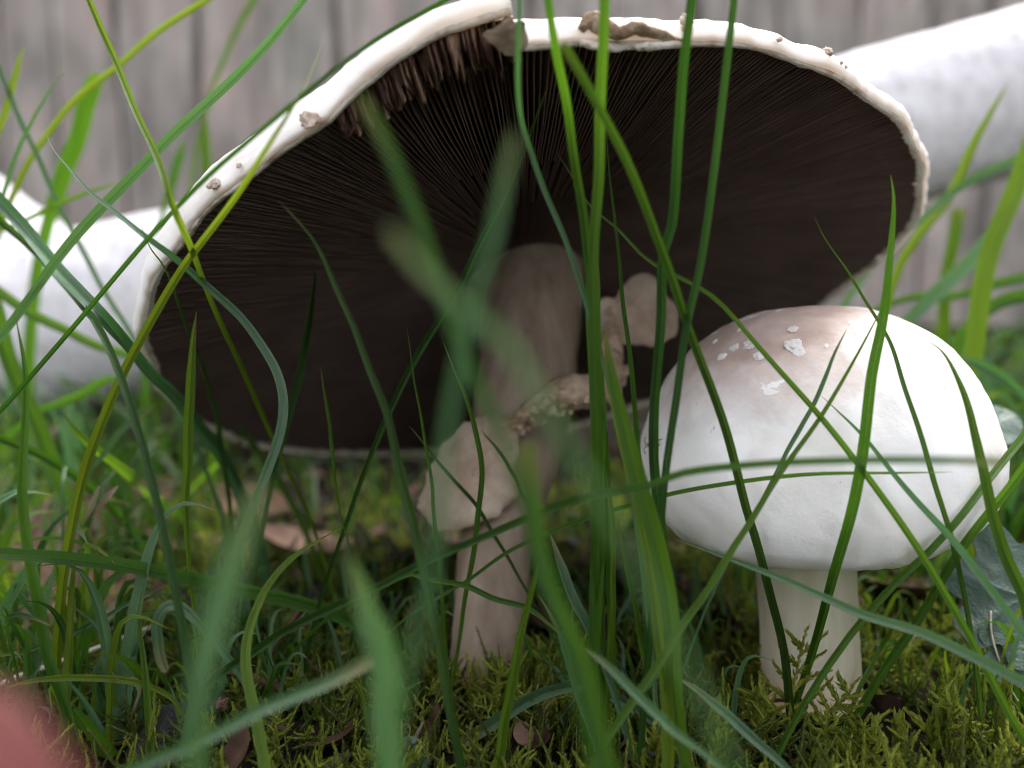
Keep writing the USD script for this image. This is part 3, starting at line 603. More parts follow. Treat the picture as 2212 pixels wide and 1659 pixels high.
B('y', 15, 13, 12, [(8, 470), (20, 441), (72, 335), (102, 294), (154, 226), (219, 171), (263, 137), (335, 72), (455, -5)], 'thin arching grass blade bending right towards the top edge above the birch log', behind=True, shape='even')
B('p', 11, 12, 10.5, [(-4, 480), (3, 441), (20, 383), (48, 304), (68, 267), (102, 202), (128, 168), (147, 150)], 'narrow pale grass blade with its bent tip before the fence at far left', shape='taper')
B('y', 15, 12.5, 12, [(-20, 330), (0, 273), (17, 222), (34, 154), (53, 99)], 'short yellow-green blade tip at the very left edge near the top', behind=True)
B('b', 12, 12.5, 12, [(330, 800), (260, 684), (219, 619), (191, 564), (164, 513), (126, 441), (79, 335), (44, 263), (20, 202), (-2, 150)], 'thin blue-green grass blade falling from the left edge across the birch log', behind=True, shape='even')
B('b', 24, 8.6, 9.2, [(540, 1110), (567, 1046), (591, 981), (605, 933), (612, 885), (609, 838), (595, 793), (564, 742), (520, 687), (461, 632), (396, 572), (345, 533), (294, 496), (239, 451), (191, 414), (144, 359), (113, 321), (97, 284)], 'arched silvery grass blade bowing over the dark gills at left', shape='taper', fold=.25)
B('m', 11, 12.5, 12, [(-30, 507), (0, 499), (85, 461), (178, 420), (260, 393)], 'thin nearly level grass blade across the birch log at the left edge', behind=True)
B('b', 35, 11.5, 9.5, [(430, 925), (403, 889), (376, 858), (328, 813), (287, 762), (205, 666), (137, 595), (92, 540), (51, 490), (0, 436)], 'broad dark blue-green blade slanting from the left edge to the large cap\'s low rim', shape='even')
B('d', 18, 11.5, 10, [(205, 690), (140, 612), (96, 565), (50, 520), (0, 478)], 'second dark slanting blade just below the broad blue-green one at the left edge', shape='even')
B('d', 12, 11, 10.2, [(475, 950), (468, 899), (444, 813), (407, 725), (376, 629), (349, 567), (328, 540), (311, 502), (294, 461)], 'slim dark grass blade with its tip on the birch log left of the cap rim', shape='taper')
B('d', 20, None, 8.6, [(335, 1230), (294, 1160), (246, 1100), (205, 1063), (154, 1022), (68, 974), (0, 947)], 'dark low grass blade leaning from the left edge towards the dead leaves', shape='even')
B('m', 27, None, 9.2, [(450, 1165), (376, 1107), (342, 1083), (290, 1036), (219, 981), (161, 926), (137, 889)], 'leaning green grass blade with its tip before the shaded end of the log')
B('y', 25, 8.9, 8.4, [(410, 1232), (407, 1184), (402, 1090), (405, 1000), (407, 940), (411, 830), (417, 731), (424, 673)], 'bright upright spear-shaped grass blade in front of the dark gills', shape='spear', fold=.5, twist=.2)
B('m', 10, 9.0, 8.6, [(738, 1120), (731, 1087), (718, 960), (704, 868), (692, 793)], 'short thin spear of grass before the gills, right of the silvery arch', shape='spear')
B('d', 27, 6.9, 7.0, [(985, 1590), (962, 1460), (941, 1338), (920, 1256), (903, 1177), (886, 1107), (862, 1019), (838, 902), (801, 807), (763, 704), (729, 629), (690, 540), (660, 496), (605, 437)], 'long green grass blade slanting over the left half of the gills, blunt blurred tip', shape='taper')
B('d', 17, 9.2, 7.6, [(728, 1185), (756, 1107), (777, 1046), (811, 960), (842, 889), (890, 790), (941, 704), (989, 629), (1020, 564), (1054, 496), (1098, 403), (1139, 301), (1165, 230), (1184, 181)], 'fine dark blade rising to the gills\' centre just left of the stem', fold=.8)
B('b', 27, 3.1, 3.3, [(890, 1420), (930, 1230), (968, 916), (996, 779), (1020, 677), (1057, 540), (1085, 400), (1113, 284)], 'out-of-focus grey-green blade rising left of the big stem', shape='cut')
B('d', 28, 3.5, 3.8, [(1150, 1130), (1090, 950), (1035, 840), (985, 725), (950, 620), (915, 510), (885, 430), (849, 342), (812, 265), (780, 205)], 'blurred dark green blade crossing the middle of the gills from upper left', shape='cut')
B('p', 28, 2.6, 2.8, [(1300, 1090), (1242, 985), (1190, 900), (1132, 800), (1071, 725), (989, 650), (893, 560), (845, 492)], 'very blurred pale blade lying across the big stem', shape='cut')
# the bundle in the middle
B('m', 22, 7.6, 6.5, [(1285, 700), (1275, 600), (1269, 547), (1259, 461), (1242, 342), (1225, 219), (1208, 137), (1196, 70), (1184, 0)], 'tall blade leaving the stout grass stem to the left, over the split in the cap', shape='even', parent=None)
B('m', 25, 7.5, 6.4, [(1290, 900), (1284, 700), (1283, 513), (1293, 376), (1296, 239), (1303, 120), (1307, 0)], 'upright grass blade in the middle passing over the crusty veil on the rim', shape='even')
B('m', 37, 7.7, 7.5, [(1284, 1420), (1290, 1300), (1293, 1100), (1291, 900), (1283, 700), (1275, 540)], 'stout green grass stem standing in the middle of the picture', shape='cut', fold=.9, name='grass_stalk', cat='grass stalk')
B('d', 24, 7.9, 6.5, [(1425, 1120), (1412, 984), (1416, 813), (1428, 677), (1433, 540), (1447, 500), (1460, 342), (1472, 180), (1483, 96), (1497, 0)], 'tall grass blade passing over the tallest brown flake on the cap rim', shape='even', fold=.7)
B('d', 20, 7.4, 6.7, [(1425, 1160), (1433, 1070), (1447, 950), (1464, 830), (1483, 704), (1510, 590), (1538, 410), (1555, 273), (1572, 113), (1584, 0)], 'tall slender grass blade over the right half of the gills, reaching the top edge', shape='even')
B('d', 21, 8.7, 5.9, [(1707, 1535), (1705, 1519), (1695, 1417), (1668, 1297), (1637, 1177), (1610, 1092), (1572, 943), (1531, 824), (1487, 704), (1456, 608), (1413, 496), (1361, 359), (1310, 256), (1242, 137), (1215, 95)], 'long dark diagonal blade from the small mushroom\'s foot up to the crusty rim', shape='even')
B('m', 19, 7.2, 7.6, [(2235, 1630), (2191, 1564), (2105, 1393), (2030, 1263), (1976, 1177), (1928, 1107), (1842, 991), (1760, 889), (1675, 793), (1600, 704), (1524, 629), (1399, 560), (1337, 495), (1276, 447), (1242, 395), (1201, 330)], 'longest blade, slanting from the gills over the small cap to the lower right corner', shape='taper')
B('d', 13, 9.0, 7.6, [(2050, 1150), (2037, 1107), (2020, 1053), (1996, 967), (1952, 834), (1921, 738), (1870, 653), (1829, 584), (1784, 520), (1757, 465)], 'thin blue-green blade curving from the gills down the right part of the small cap', shape='taper')
B('m', 27, None, 7.6, [(1710, 1545), (1719, 1519), (1753, 1417), (1784, 1314), (1811, 1212), (1845, 1090), (1870, 950), (1883, 813), (1907, 694), (1922, 564), (1928, 496), (1931, 427), (1924, 377)], 'strong upright blade with pointed tip, standing before the right part of the small cap', fold=.9, d_mid=7.6)
B('m', 20, 6.6, 7.7, [(1275, 1660), (1303, 1611), (1361, 1526), (1413, 1451), (1476, 1345), (1524, 1280), (1569, 1205), (1610, 1143), (1647, 1083), (1695, 1008), (1757, 923), (1798, 861), (1849, 772), (1893, 687), (1925, 625)], 'long straight blade crossing the front of the small cap from lower left to upper right', shape='taper')
B('b', 12, 7.7, 7.5, [(1640, 1092), (1688, 1001), (1729, 926), (1770, 844), (1805, 762), (1830, 709)], 'slim pale spike of grass in front of the brown-stained cap, beside the crossing blade', fold=.6)
B('p', 20, 7.0, 7.6, [(2230, 1395), (2126, 1256), (2058, 1167), (1989, 1092), (1917, 1008), (1849, 926), (1770, 851)], 'light green blade slanting over the right part of the small cap, tip mid-cap', shape='taper')
B('d', 30, 7.4, 7.3, [(2235, 1400), (2212, 1290), (2177, 1205), (2143, 1098), (2119, 991), (2095, 889), (2061, 803), (2030, 755), (1995, 733)], 'dark curved blade bending over the right edge of the small cap', shape='taper')
B('d', 20, 8.2, 5.0, [(550, 1410), (615, 1365), (683, 1331), (756, 1297), (830, 1262), (917, 1215), (1020, 1171), (1132, 1123), (1276, 1073), (1413, 1047), (1456, 1029), (1593, 1008), (1764, 998), (1969, 995), (2120, 998), (2170, 1000)], 'long level blade arching over the small cap, blurred towards the right', shape='even')
B('m', 12, 8.6, 7.4, [(842, 1365), (900, 1320), (961, 1283), (1023, 1246), (1088, 1198), (1187, 1150), (1272, 1119), (1361, 1092), (1456, 1066), (1593, 1042), (1747, 1025), (1900, 1022), (2061, 1020)], 'fine sharp blade lying level across the small cap, just below the blurred arching one', shape='blade')
B('b', 27, 6.5, 7.6, [(2290, 1520), (2212, 1475), (2071, 1403), (1969, 1359), (1866, 1328), (1764, 1283), (1661, 1239), (1559, 1201), (1456, 1163)], 'silvery blade sloping across the stem of the small mushroom to the right edge', shape='taper', fold=.4)
B('m', 17, 8.0, 8.2, [(2010, 1190), (2054, 1143), (2088, 1100), (2140, 1032), (2212, 940)], 'yellow-green blade leaning right, over the right margin of the small cap', shape='even')
B('m', 21, None, 7.2, [(1800, 1630), (1849, 1547), (1900, 1461), (1969, 1359), (2020, 1277), (2081, 1181), (2140, 1104), (2212, 1012)], 'long blade leaning right from the moss past the lobed leaf', shape='even', d_mid=7.8)
B('m', 12, None, 9.4, [(1815, 1600), (1866, 1468), (1910, 1385), (1962, 1288)], 'thin soft green blade behind the leaning one, right of the small stem')
B('m', 46, 7.1, 6.9, [(1485, 1680), (1470, 1590), (1455, 1450), (1447, 1331), (1428, 1212), (1395, 1092), (1354, 950), (1331, 848), (1312, 760), (1303, 705)], 'broad bright green blade leaning against the stout stem, left of the small cap', shape='blade', fold=.6)
B('y', 30, 7.0, 7.3, [(1443, 1690), (1440, 1519), (1425, 1380), (1409, 1263), (1378, 1092), (1350, 980), (1318, 840), (1296, 740)], 'yellow-green sheath below the broad bright blade, beside the small cap', shape='taper', fold=.9)
B('d', 47, 4.3, 4.6, [(1330, 1690), (1303, 1605), (1262, 1451), (1214, 1331), (1173, 1229), (1156, 1120), (1146, 1020), (1146, 952)], 'blurred dark green blade stump before the torn ring of the big stem', shape='cut')
B('y', 26, 7.6, 7.3, [(1072, 1665), (1091, 1553), (1108, 1468), (1122, 1382), (1143, 1304), (1156, 1240), (1168, 1170)], 'upright yellow-green stalk just right of the big stem\'s foot', shape='taper', fold=.8)
B('p', 76, 4.0, 3.9, [(852, 1760), (842, 1659), (838, 1519), (821, 1400), (790, 1297), (765, 1235), (752, 1195)], 'wide blurred pale green blade rising from the bottom edge, left of the big stem', shape='blade')
B('y', 28, 6.9, 8.3, [(582, 1700), (574, 1653), (554, 1553), (535, 1468), (533, 1386), (554, 1311), (598, 1239), (667, 1181), (735, 1141)], 'bright curved blade rising from the bottom edge and bowing right', shape='taper', fold=.5)
B('m', 34, None, 6.9, [(930, 1450), (842, 1385), (756, 1340), (649, 1304), (513, 1273), (376, 1242), (239, 1218), (103, 1203), (0, 1196)], 'broad blue-green blade lying level across the lower left', shape='even', fold=.3)
B('p', 66, 3.0, 3.1, [(430, 1560), (455, 1382), (478, 1297), (506, 1205), (540, 1126), (557, 1060), (570, 1022)], 'faint broad blurred blade rising at lower left below the silvery arch', shape='blade')
B('b', 28, 4.8, 5.4, [(250, 1680), (308, 1652), (444, 1594), (547, 1540), (649, 1499), (756, 1451), (800, 1425)], 'blurred grey-green blade slanting along the bottom left', shape='even')
B('y', 17, 8.3, 8.0, [(385, 1530), (376, 1512), (308, 1478), (205, 1465), (92, 1468), (10, 1485)], 'bright green blade bent level near the bottom left corner')
B('m', 26, 8.5, 9.0, [(110, 1440), (99, 1400), (79, 1297), (61, 1195), (48, 1060), (52, 950), (55, 835), (46, 750), (34, 677)], 'tall stalk near the left edge with a thin tip on the shaded log', shape='taper')
B('m', 40, 13.0, 12.0, [(140, 1075), (113, 1001), (79, 916), (44, 841), (12, 759), (-6, 690)], 'blurred wide yellow-green blade at the left edge under the log', behind=True, shape='even')
B('m', 28, 13, 13, [(300, 775), (273, 766), (205, 745), (137, 711), (68, 677), (0, 630)], 'blurred green blade crossing the shaded left end of the log', behind=True)
B('m', 24, 14, 14, [(60, 905), (82, 889), (164, 858), (222, 824), (285, 812)], 'blurred blade below the log\'s underside, left of the cap rim', behind=True)
B('b', 16, 11, 11, [(200, 1010), (225, 978), (262, 930), (300, 900), (330, 880)], 'pale glinting blade low behind the rim of the large cap at left', behind=True)
B('m', 13, None, 10.6, [(400, 1070), (444, 1025), (496, 978), (543, 935)], 'small leaning blade below the low rim of the large cap')
B('d', 20, 10.4, 10.4, [(600, 990), (622, 909), (646, 813), (664, 711), (676, 620), (681, 562)], 'dark blade almost lost before the gills, left of centre')
B('m', 10, 8.9, 8.3, [(955, 1300), (948, 1195), (937, 1092), (934, 1053), (920, 960), (903, 865), (890, 779), (878, 707)], 'thin upright blade with blunt tip, left of the drooping ring', shape='taper')
B('m', 14, 9.0, 8.3, [(985, 1420), (992, 1376), (1009, 1270), (1026, 1171), (1033, 1107), (1040, 1019), (1030, 950), (1009, 865), (985, 807), (955, 737)], 'wavy thin blade in front of the torn ring', shape='blade')
B('d', 10, 9.4, 8.9, [(1150, 1300), (1125, 1256), (1095, 1201), (1057, 1140), (1030, 1094), (975, 1032), (920, 964), (883, 920)], 'thin dark blade slanting down over the drooping ring and lower stem')
B('d', 9, 9.6, 9.2, [(1150, 1110), (1112, 1029), (1071, 964), (1037, 928)], 'short dark blade over the middle of the torn ring')
B('p', 13, 7.6, 6.6, [(1279, 700), (1255, 620), (1215, 505), (1175, 410), (1143, 315), (1124, 250), (1118, 110), (1122, 0)], 'narrow blade hanging from the split in the cap to the stout stem', shape='even')
B('m', 13, 9.2, 8.0, [(1385, 1080), (1375, 930), (1358, 745), (1344, 643), (1334, 540), (1320, 410), (1310, 273)], 'thin upright blade just right of the stout stem, tip before the gills', shape='taper')
B('y', 15, 7.9, 7.6, [(1317, 1410), (1324, 1229), (1320, 1092), (1303, 950), (1293, 815)], 'thin yellow-green shoot close against the stout stem', shape='taper')
B('m', 15, 8.4, 8.0, [(1410, 1500), (1399, 1451), (1375, 1331), (1354, 1229), (1334, 1120)], 'small upright shoot right of the stout stem near the ground')
B('b', 26, 7.8, 7.9, [(1290, 1400), (1276, 1365), (1249, 1314), (1214, 1229), (1187, 1152)], 'grey-green blade leaning left of the stout stem near the ground')
B('b', 13, 7.6, 7.8, [(1290, 1640), (1283, 1611), (1252, 1519), (1225, 1434), (1201, 1352), (1163, 1283)], 'fine pale blade curving down to the bottom between the two stalks', shape='blade')
B('m', 15, 8.2, 7.6, [(890, 1240), (934, 1253), (1009, 1266), (1071, 1294), (1132, 1311), (1180, 1345), (1215, 1372)], 'small arching blade across the foot of the big stem')
B('b', 30, 8.2, 8.4, [(1262, 1478), (1242, 1482), (1173, 1499), (1105, 1536), (1043, 1577), (993, 1608)], 'short grey-green blade fallen flat on the moss below the big stem', shape='cut')
B('b', 22, 5.9, 6.6, [(1520, 1625), (1447, 1570), (1378, 1502), (1310, 1434), (1259, 1396)], 'blurred blade leaning from the bottom towards the foot of the stout stem', shape='blade')
B('b', 24, 7.0, 7.5, [(1720, 1680), (1678, 1639), (1627, 1594), (1559, 1533), (1500, 1488), (1460, 1463)], 'blade slanting along the bottom, left of the mossy small stem')
B('m', 18, 8.0, 8.4, [(327, 1640), (325, 1605), (318, 1502), (308, 1417), (304, 1331), (309, 1278)], 'upright green stalk with a pale tip beside the bent blade at lower left', shape='taper')
B('b', 27, 8.6, 8.6, [(425, 1345), (405, 1322), (376, 1307), (352, 1318), (340, 1350), (340, 1385), (348, 1425), (360, 1452)], 'bent-over grey-green blade with a cream tip at lower left', shape='cut', fold=.2)
B('b', 11, 8.9, 8.7, [(80, 1398), (116, 1386), (205, 1345), (290, 1297), (359, 1263)], 'thin pale blade slanting up to the broad level blade')
B('m', 22, None, 8.6, [(176, 1545), (160, 1434), (144, 1348), (123, 1229), (112, 1160)], 'round green stalk rising from the moss at lower left', shape='taper')
B('m', 10, 9.5, 9.3, [(250, 1200), (205, 1184), (154, 1167), (79, 1164), (20, 1180)], 'small arching blade above the dead leaves at the left')
# blurred grass behind, right
B('y', 26, 15, 14, [(1905, 700), (1952, 560), (2030, 455), (2071, 390), (2105, 310), (2140, 245), (2177, 178)], 'tall blurred blade rising past the right rim of the large cap', behind=True)
B('p', 27, 14, 13.5, [(1995, 470), (2030, 440), (2071, 407), (2140, 370), (2212, 340)], 'blurred pale green blade arching out to the right edge', behind=True)
B('y', 44, 13.5, 13, [(2070, 860), (2099, 779), (2122, 620), (2150, 510), (2185, 430), (2215, 350)], 'wide blurred yellow-green blade standing at the right edge', behind=True, shape='even')
B('p', 40, 14.5, 14, [(1940, 715), (1975, 680), (2020, 636), (2088, 574), (2130, 520), (2170, 450)], 'broad pale blurred blade slanting behind the small cap at right', behind=True)
B('m', 26, 15, 15, [(1930, 655), (1990, 640), (2060, 640), (2130, 620), (2212, 600)], 'blurred level blade behind the small cap at right', behind=True)
B('m', 36, 15, 14.5, [(2055, 800), (2075, 730), (2120, 680), (2170, 650), (2214, 640)], 'blurred green blade curving to the right edge above the round leaf', behind=True)
B('m', 30, 17, 17, [(2040, 690), (2045, 600), (2060, 520), (2068, 450)], 'upright blurred dark blade behind the right rim of the large cap', behind=True, shape='even')
B('p', 30, 12.5, 12, [(2214, 860), (2170, 820), (2120, 790), (2065, 770)], 'pale blurred blade leaning left behind the small cap\'s right side', behind=True)
B('m', 24, 17, 17, [(445, 440), (446, 380), (444, 300), (440, 230)], 'blurred upright blade rising behind the log left of the cap', behind=True)
B('m', 22, 19, 19, [(360, 430), (372, 390), (384, 350), (398, 300)], 'faint blurred blade before the fence between the log and the cap', behind=True)
B('m', 16, 20, 20, [(470, 160), (500, 90), (530, 30), (545, 2)], 'faint soft blade high before the fence, left of the cap\'s raised flap', behind=True)

# ---------------------------------------------------------------- litter, leaf, moss, low grass
def at_ground(x, y, lift=0.0):
    p = P(x, y, min(ground_depth(x, y), 70)); p[2] = float(ground_z(p[0], p[1])) + lift; return p

def leaf_sheet(center, length, width, yaw, pitch, roll, curl, seed, lobes=0):
    n, m = 22, 11; s = np.linspace(0, 1, n); c = np.linspace(-1, 1, m)
    wv = np.sin(np.pi * np.clip(s, .02, 1) ** .8) ** .75 * (1 + (.16 * np.sin(s * lobes * math.pi * 2) if lobes else 0))
    x = (s[:, None] - .5) * length + 0 * c; y = c[None] * wv[:, None] * width / 2
    z = curl * length * ((s[:, None] - .5) ** 2 * 1.6 + .5 * (np.abs(c)[None] * wv[:, None] * width / length) ** 1.5)
    v = np.stack([x, y, z + 0 * y], -1); v = v + (meshkit.fbm(v * 1.5 + seed, 3, seed)[..., None] - .5) * .25 * np.array([0, .6, 1])
    R = trimesh.transformations.euler_matrix(roll, pitch, yaw)[:3, :3]
    v = v.reshape(-1, 3) @ R.T + center
    f = tri(grid_faces(n, m)); d = np.array([0, 0, -.018]); k = len(v)
    return np.vstack([v, v + d]), np.vstack([f, f[:, ::-1] + k])
for k, (x, y, L, W, yaw, pi_, ro, cu, mt, lb) in enumerate([
    (250, 1170, 2.6, 1.5, .5, -.35, .5, .35, 'leafbrown', 'curled reddish-brown dead leaf under the low left rim of the large cap'),
    (330, 1215, 2.1, 1.2, -.4, .3, -.5, .3, 'leafbrown', 'pinkish dead leaf right of the curled reddish one, behind the level blade'),
    (70, 1240, 2.4, 1.4, 1.1, -.6, .2, .3, 'leafpink', 'pale pink-brown dead leaf behind the stalks at the left edge'),
    (215, 1320, 2.0, 1.3, .1, .15, .25, .3, 'leafbrown', 'dark brown dead leaf below the level blue-green blade'),
    (130, 1365, 1.0, .8, .9, .6, .3, .3, 'leafpink', 'small tan leaf scrap standing among the left stalks'),
    (660, 1200, 1.8, 1.0, .2, .2, .1, .3, 'leafpink', 'pale dead leaf in the shade under the gills'),
    (560, 1140, 2.2, 1.2, -.6, .1, .2, .4, 'leafbrown', 'brown dead leaf in the deep shade left of the wide blurred blade'),
    (1240, 1420, 1.5, 1.0, .8, .15, .2, .3, 'leafbrown', 'brown leaf lying right of the big stem\'s foot'),
    (2000, 1330, 2.2, 1.3, .4, .1, -.2, .3, 'leafbrown', 'dark leaf in the shade between the small stem and the lobed leaf')]):
    c = at_ground(x, y, .35)
    tag(obj('dead_leaf', leaf_sheet(c, L, W, yaw, pi_, ro, cu, 60 + k), MAT[mt]), lb, 'dead leaf', 'dead leaves on the ground')

def sticks(name, mat, pts, r0, r1, label, cat, jit=.12, seed=1, sides=9):
    p3 = np.array([P(x, y, d) for x, y, d in pts]); q = spline(p3, 40)
    v, f = tube(q, np.linspace(r0, r1, 40), sides, True, jit, seed)
    return tag(obj(name, (v, f), MAT[mat]), label, cat)
sticks('straw', 'bleach', [(-10, 1488, 9.4), (27, 1468, 9.3), (137, 1427, 9.4), (239, 1389, 9.7), (325, 1355, 10.1)], .035, .022, 'thin pale dry straw lying slantwise at lower left', 'straw')
sticks('twig', 'twig', [(395, 1405, 10.3), (430, 1440, 9.9), (520, 1455, 9.4), (590, 1480, 9.2), (680, 1520, 8.9), (760, 1570, 8.6)], .05, .035, 'thin reddish-brown twig lying behind the bright curved blade', 'twig', seed=3)
sticks('twig', 'twig', [(1505, 1505, 8.6), (1540, 1545, 8.5), (1590, 1610, 8.35), (1625, 1662, 8.2)], .045, .03, 'purplish twig slanting at the bottom, left of the small stem', 'twig', seed=4)
sticks('twig', 'twig', [(1478, 1580, 8.6), (1510, 1550, 8.6), (1550, 1490, 8.7)], .03, .02, 'small twig crossing the purplish one at the bottom', 'twig', seed=5)
sticks('dry_stalk', 'bleach', [(2140, 1320, 8.9), (2142, 1370, 8.8), (2160, 1430, 8.7), (2185, 1490, 8.6), (2200, 1515, 8.5)], .012, .008, 'hair-thin dry stalk curving down beside the lobed leaf', 'dry stalk', seed=6, sides=6)
# shredded dry grass hanging at the left
dg = thing('dry_grass_shred', 'shredded bleached grass leaf hanging upright in front of the dead leaves at left', 'dry grass')
for k, pts in enumerate([[(178, 1020), (168, 1070), (160, 1140), (150, 1210), (152, 1290), (165, 1345)], [(165, 1090), (150, 1160), (140, 1230), (142, 1290)], [(172, 1080), (166, 1170), (170, 1230), (160, 1300)], [(215, 1050), (195, 1100), (180, 1130)], [(255, 1050), (222, 1085), (198, 1120)]]):
    q = spline(np.array([P(x, y, 9.7 + .05 * k) for x, y in pts]), 26); w = .10 * np.sin(np.linspace(.4, 3.0, 26)) * (1 if k < 3 else .7) * (1 + .4 * rng.normal(size=26) * .4)
    v, f, uv = ribbon(q, np.maximum(w, .015), -CF + .3 * CR * (k - 2), 1.6, .4); obj('strip', (v, f), MAT['s'], dg, uv=uv)
# black piece of twig at bottom left
bt = thing('charred_twig', 'short thick black twig piece with a reddish broken tip at the bottom left', 'twig')
q = spline(np.array([P(290, 1690, 8.35), P(345, 1610, 8.45), P(392, 1550, 8.55), P(418, 1528, 8.6)]), 40)
v, f = tube(q, np.interp(np.linspace(0, 1, 40), [0, .3, .6, .85, 1], [.18, .24, .23, .16, .05]), 18, True, .22, 9); obj('trunk_piece', (v, f), MAT['black'], bt)
q = spline(np.array([P(418, 1535, 8.58), P(440, 1536, 8.5), P(465, 1526, 8.45), P(478, 1520, 8.4)]), 20)
v, f = tube(q, np.interp(np.linspace(0, 1, 20), [0, .5, 1], [.05, .07, .075]), 12, True, .2, 10); obj('side_bud', (v, f), MAT['black'], bt)
obj('broken_tip', lump(P(480, 1519, 8.38), .06, CR, 55, .8), MAT['twig'], bt)

# ground ivy leaf at the right edge, and two round leaves
def lobed_leaf(c, size, nrm, up, seed, n_l=7, amp=.2, notch=True):
    nr, na = 14, 120; a = np.linspace(-math.pi, math.pi, na); rr = np.linspace(0, 1, nr)
    R = 1 - amp * np.abs(np.sin((a) * n_l / 2)) ** 6 * 1.3 - (.0 if not notch else .75 * np.exp(-((np.abs(a) - math.pi) / .28) ** 2))
    Rg, Ag = np.meshgrid(rr, a, indexing='ij'); RR = Rg * np.interp(Ag, a, R)
    nrm = unit(nrm); up = unit(up - nrm * (up @ nrm)); side = np.cross(up, nrm)
    h = .10 * Rg ** 2 - .10 * Rg * np.abs(np.sin(Ag * n_l / 2)) + .05 * np.sin(Ag * 3 + seed) * Rg
    v = c + size * ((np.sin(Ag) * RR)[..., None] * side + (np.cos(Ag) * RR)[..., None] * up + h[..., None] * nrm)
    v = v + (meshkit.fbm(v * 2.2, 3, seed) - .5)[..., None] * .06 * nrm * size
    v = v.reshape(-1, 3); f = tri(grid_faces(nr, na)); k = len(v)
    return np.vstack([v, v - nrm * .02]), np.vstack([f, f[:, ::-1] + k])
iv = thing('ground_ivy', 'dull grey-green leaf with scalloped lobes at the lower right edge', 'plant')
c = P(2212, 1290, 8.9)
obj('leaf', lobed_leaf(c, .78, -CF + .5 * np.array([0, 0, 1.]) - .25 * CR, np.array([-.35, 0, 1.0]), 3), MAT['ivy'], iv)
g = at_ground(2290, 1560); obj('leaf_stalk', tube(spline([c + [.1, .05, -.25], c + [.3, .2, -.9], g + [0, 0, -.3]], 16), .045, 8), MAT['twig'], iv)
c = P(2200, 1410, 8.75)
obj('leaf', lobed_leaf(c, .42, -CF + .7 * np.array([0, 0, 1.]), np.array([-.8, 0, -.6]), 5, 5), MAT['ivy'], iv)
rl = thing('round_leaf_plant', 'small round leaf on a stalk right of the small cap', 'plant')
c = P(2150, 915, 11.0); obj('leaf', lobed_leaf(c, .33, -CF + .9 * np.array([0, 0, 1.]), np.array([.8, 0, .4]), 6, 3, .03, False), MAT['ivy'], rl)
obj('leaf_stalk', tube(spline([c + [0, 0, -.1], c + [.15, .1, -1.2], at_ground(2190, 1200) + [0, 0, -.3]], 14), .03, 7), MAT['twig'], rl)
sl = thing('small_round_leaf', 'tiny grey-blue round leaf lying at the bottom edge beside the wide blurred blade', 'leaf')
c = P(882, 1640, 8.0); obj('blade_of_leaf', lobed_leaf(c, .20, -CF + .8 * np.array([0, 0, 1.]), np.array([0, 0, 1.]), 8, 3, .02, False), MAT['ivy'], sl)
obj('leaf_stalk', tube(spline([c, c + [.05, .1, -.4], c + [.1, .1, -1.2]], 10), .02, 6), MAT['twig'], sl)

# moss: shoots of tiny pointed leaves
def shoot(length, nleaf, leaf, spread_, curve, r, flat=False, tipleaf=1.0, axis=None):
    ax = spline([[0, 0, 0], [curve * .25, 0, length * .5], [curve, 0, length]], 12) if axis is None else axis
    vs, fs, us, k = [], [], [], 0
    sv, sf = tube(ax, np.linspace(.022, .010, len(ax)), 4); vs.append(sv); fs.append(sf); us.append(np.full((len(sv), 2), -3.2)); k = len(sv)
    t = unit(np.gradient(ax, axis=0)); L = np.linspace(0, 1, len(ax))
    for i in range(nleaf):
        s = (i + .5) / nleaf; p = np.array([np.interp(s, L, ax[:, j]) for j in range(3)]); d = unit(np.array([np.interp(s, L, t[:, j]) for j in range(3)]))
        a = unit(np.cross(d, [0, 1, .1])); b = np.cross(d, a); ph = i * 2.4 + r.normal(0, .3)
        o = (math.cos(ph) * a + math.sin(ph) * b * (.35 if flat else 1)); o = unit(o)
        lf = leaf * (1 - .55 * s * (2 - tipleaf)) * r.uniform(.75, 1.2)
        dr = unit(o * spread_ * (1 - .4 * s) + d * (1 + .6 * s)); sd = unit(np.cross(dr, d)) * lf * .20; bend = o * lf * .12
        v = np.array([p - sd * .6, p + sd * .6, p + dr * lf * .45 + sd + bend, p + dr * lf * .45 - sd + bend, p + dr * lf + bend * .3])
        vs.append(v); fs.append(np.array([[0, 1, 2], [0, 2, 3], [3, 2, 4]]) + k); us.append(np.array([[.3, -5], [.7, -5], [.8, -4.9], [.2, -4.9], [.3, -4.8]])); k += 5
    return np.vstack(vs), np.vstack(fs), np.vstack(us)
def pinnate(length, r, nb=9):
    """feather moss: a stem with side branches in one plane, each set with leaves"""
    parts = [('stem', shoot(length, 34, .13, .7, length * .12, r))]
    for i in range(nb):
        s = .18 + .72 * i / nb; sg = 1 if i % 2 else -1; L = length * .36 * (1 - .55 * s) * r.uniform(.8, 1.2)
        z = length * s; base_ = np.array([length * .12 * s * s, 0, z])
        ax = base_ + spline([[0, 0, 0], [sg * L * .55, r.normal(0, .04), L * .35], [sg * L, r.normal(0, .08), L * .85]], 8)
        parts.append(('branch', shoot(L, 22, .11, .7, 0, r, axis=ax)))
    return parts
def moss_thing(name, label, foot, length, yaw, lean, mat, seed, kind='pinnate'):
    r = np.random.default_rng(seed); x = thing(name, label, 'moss')
    R = trimesh.transformations.euler_matrix(lean[1], lean[0], yaw)[:3, :3]
    for nm, (v, f, uv) in (pinnate(length, r) if kind == 'pinnate' else [('stem', shoot(length, 60, .26, .55, .1, r, tipleaf=1.3))]):
        obj(nm, (v @ R.T + foot, f), MAT[mat], x, uv=uv, smooth=False)
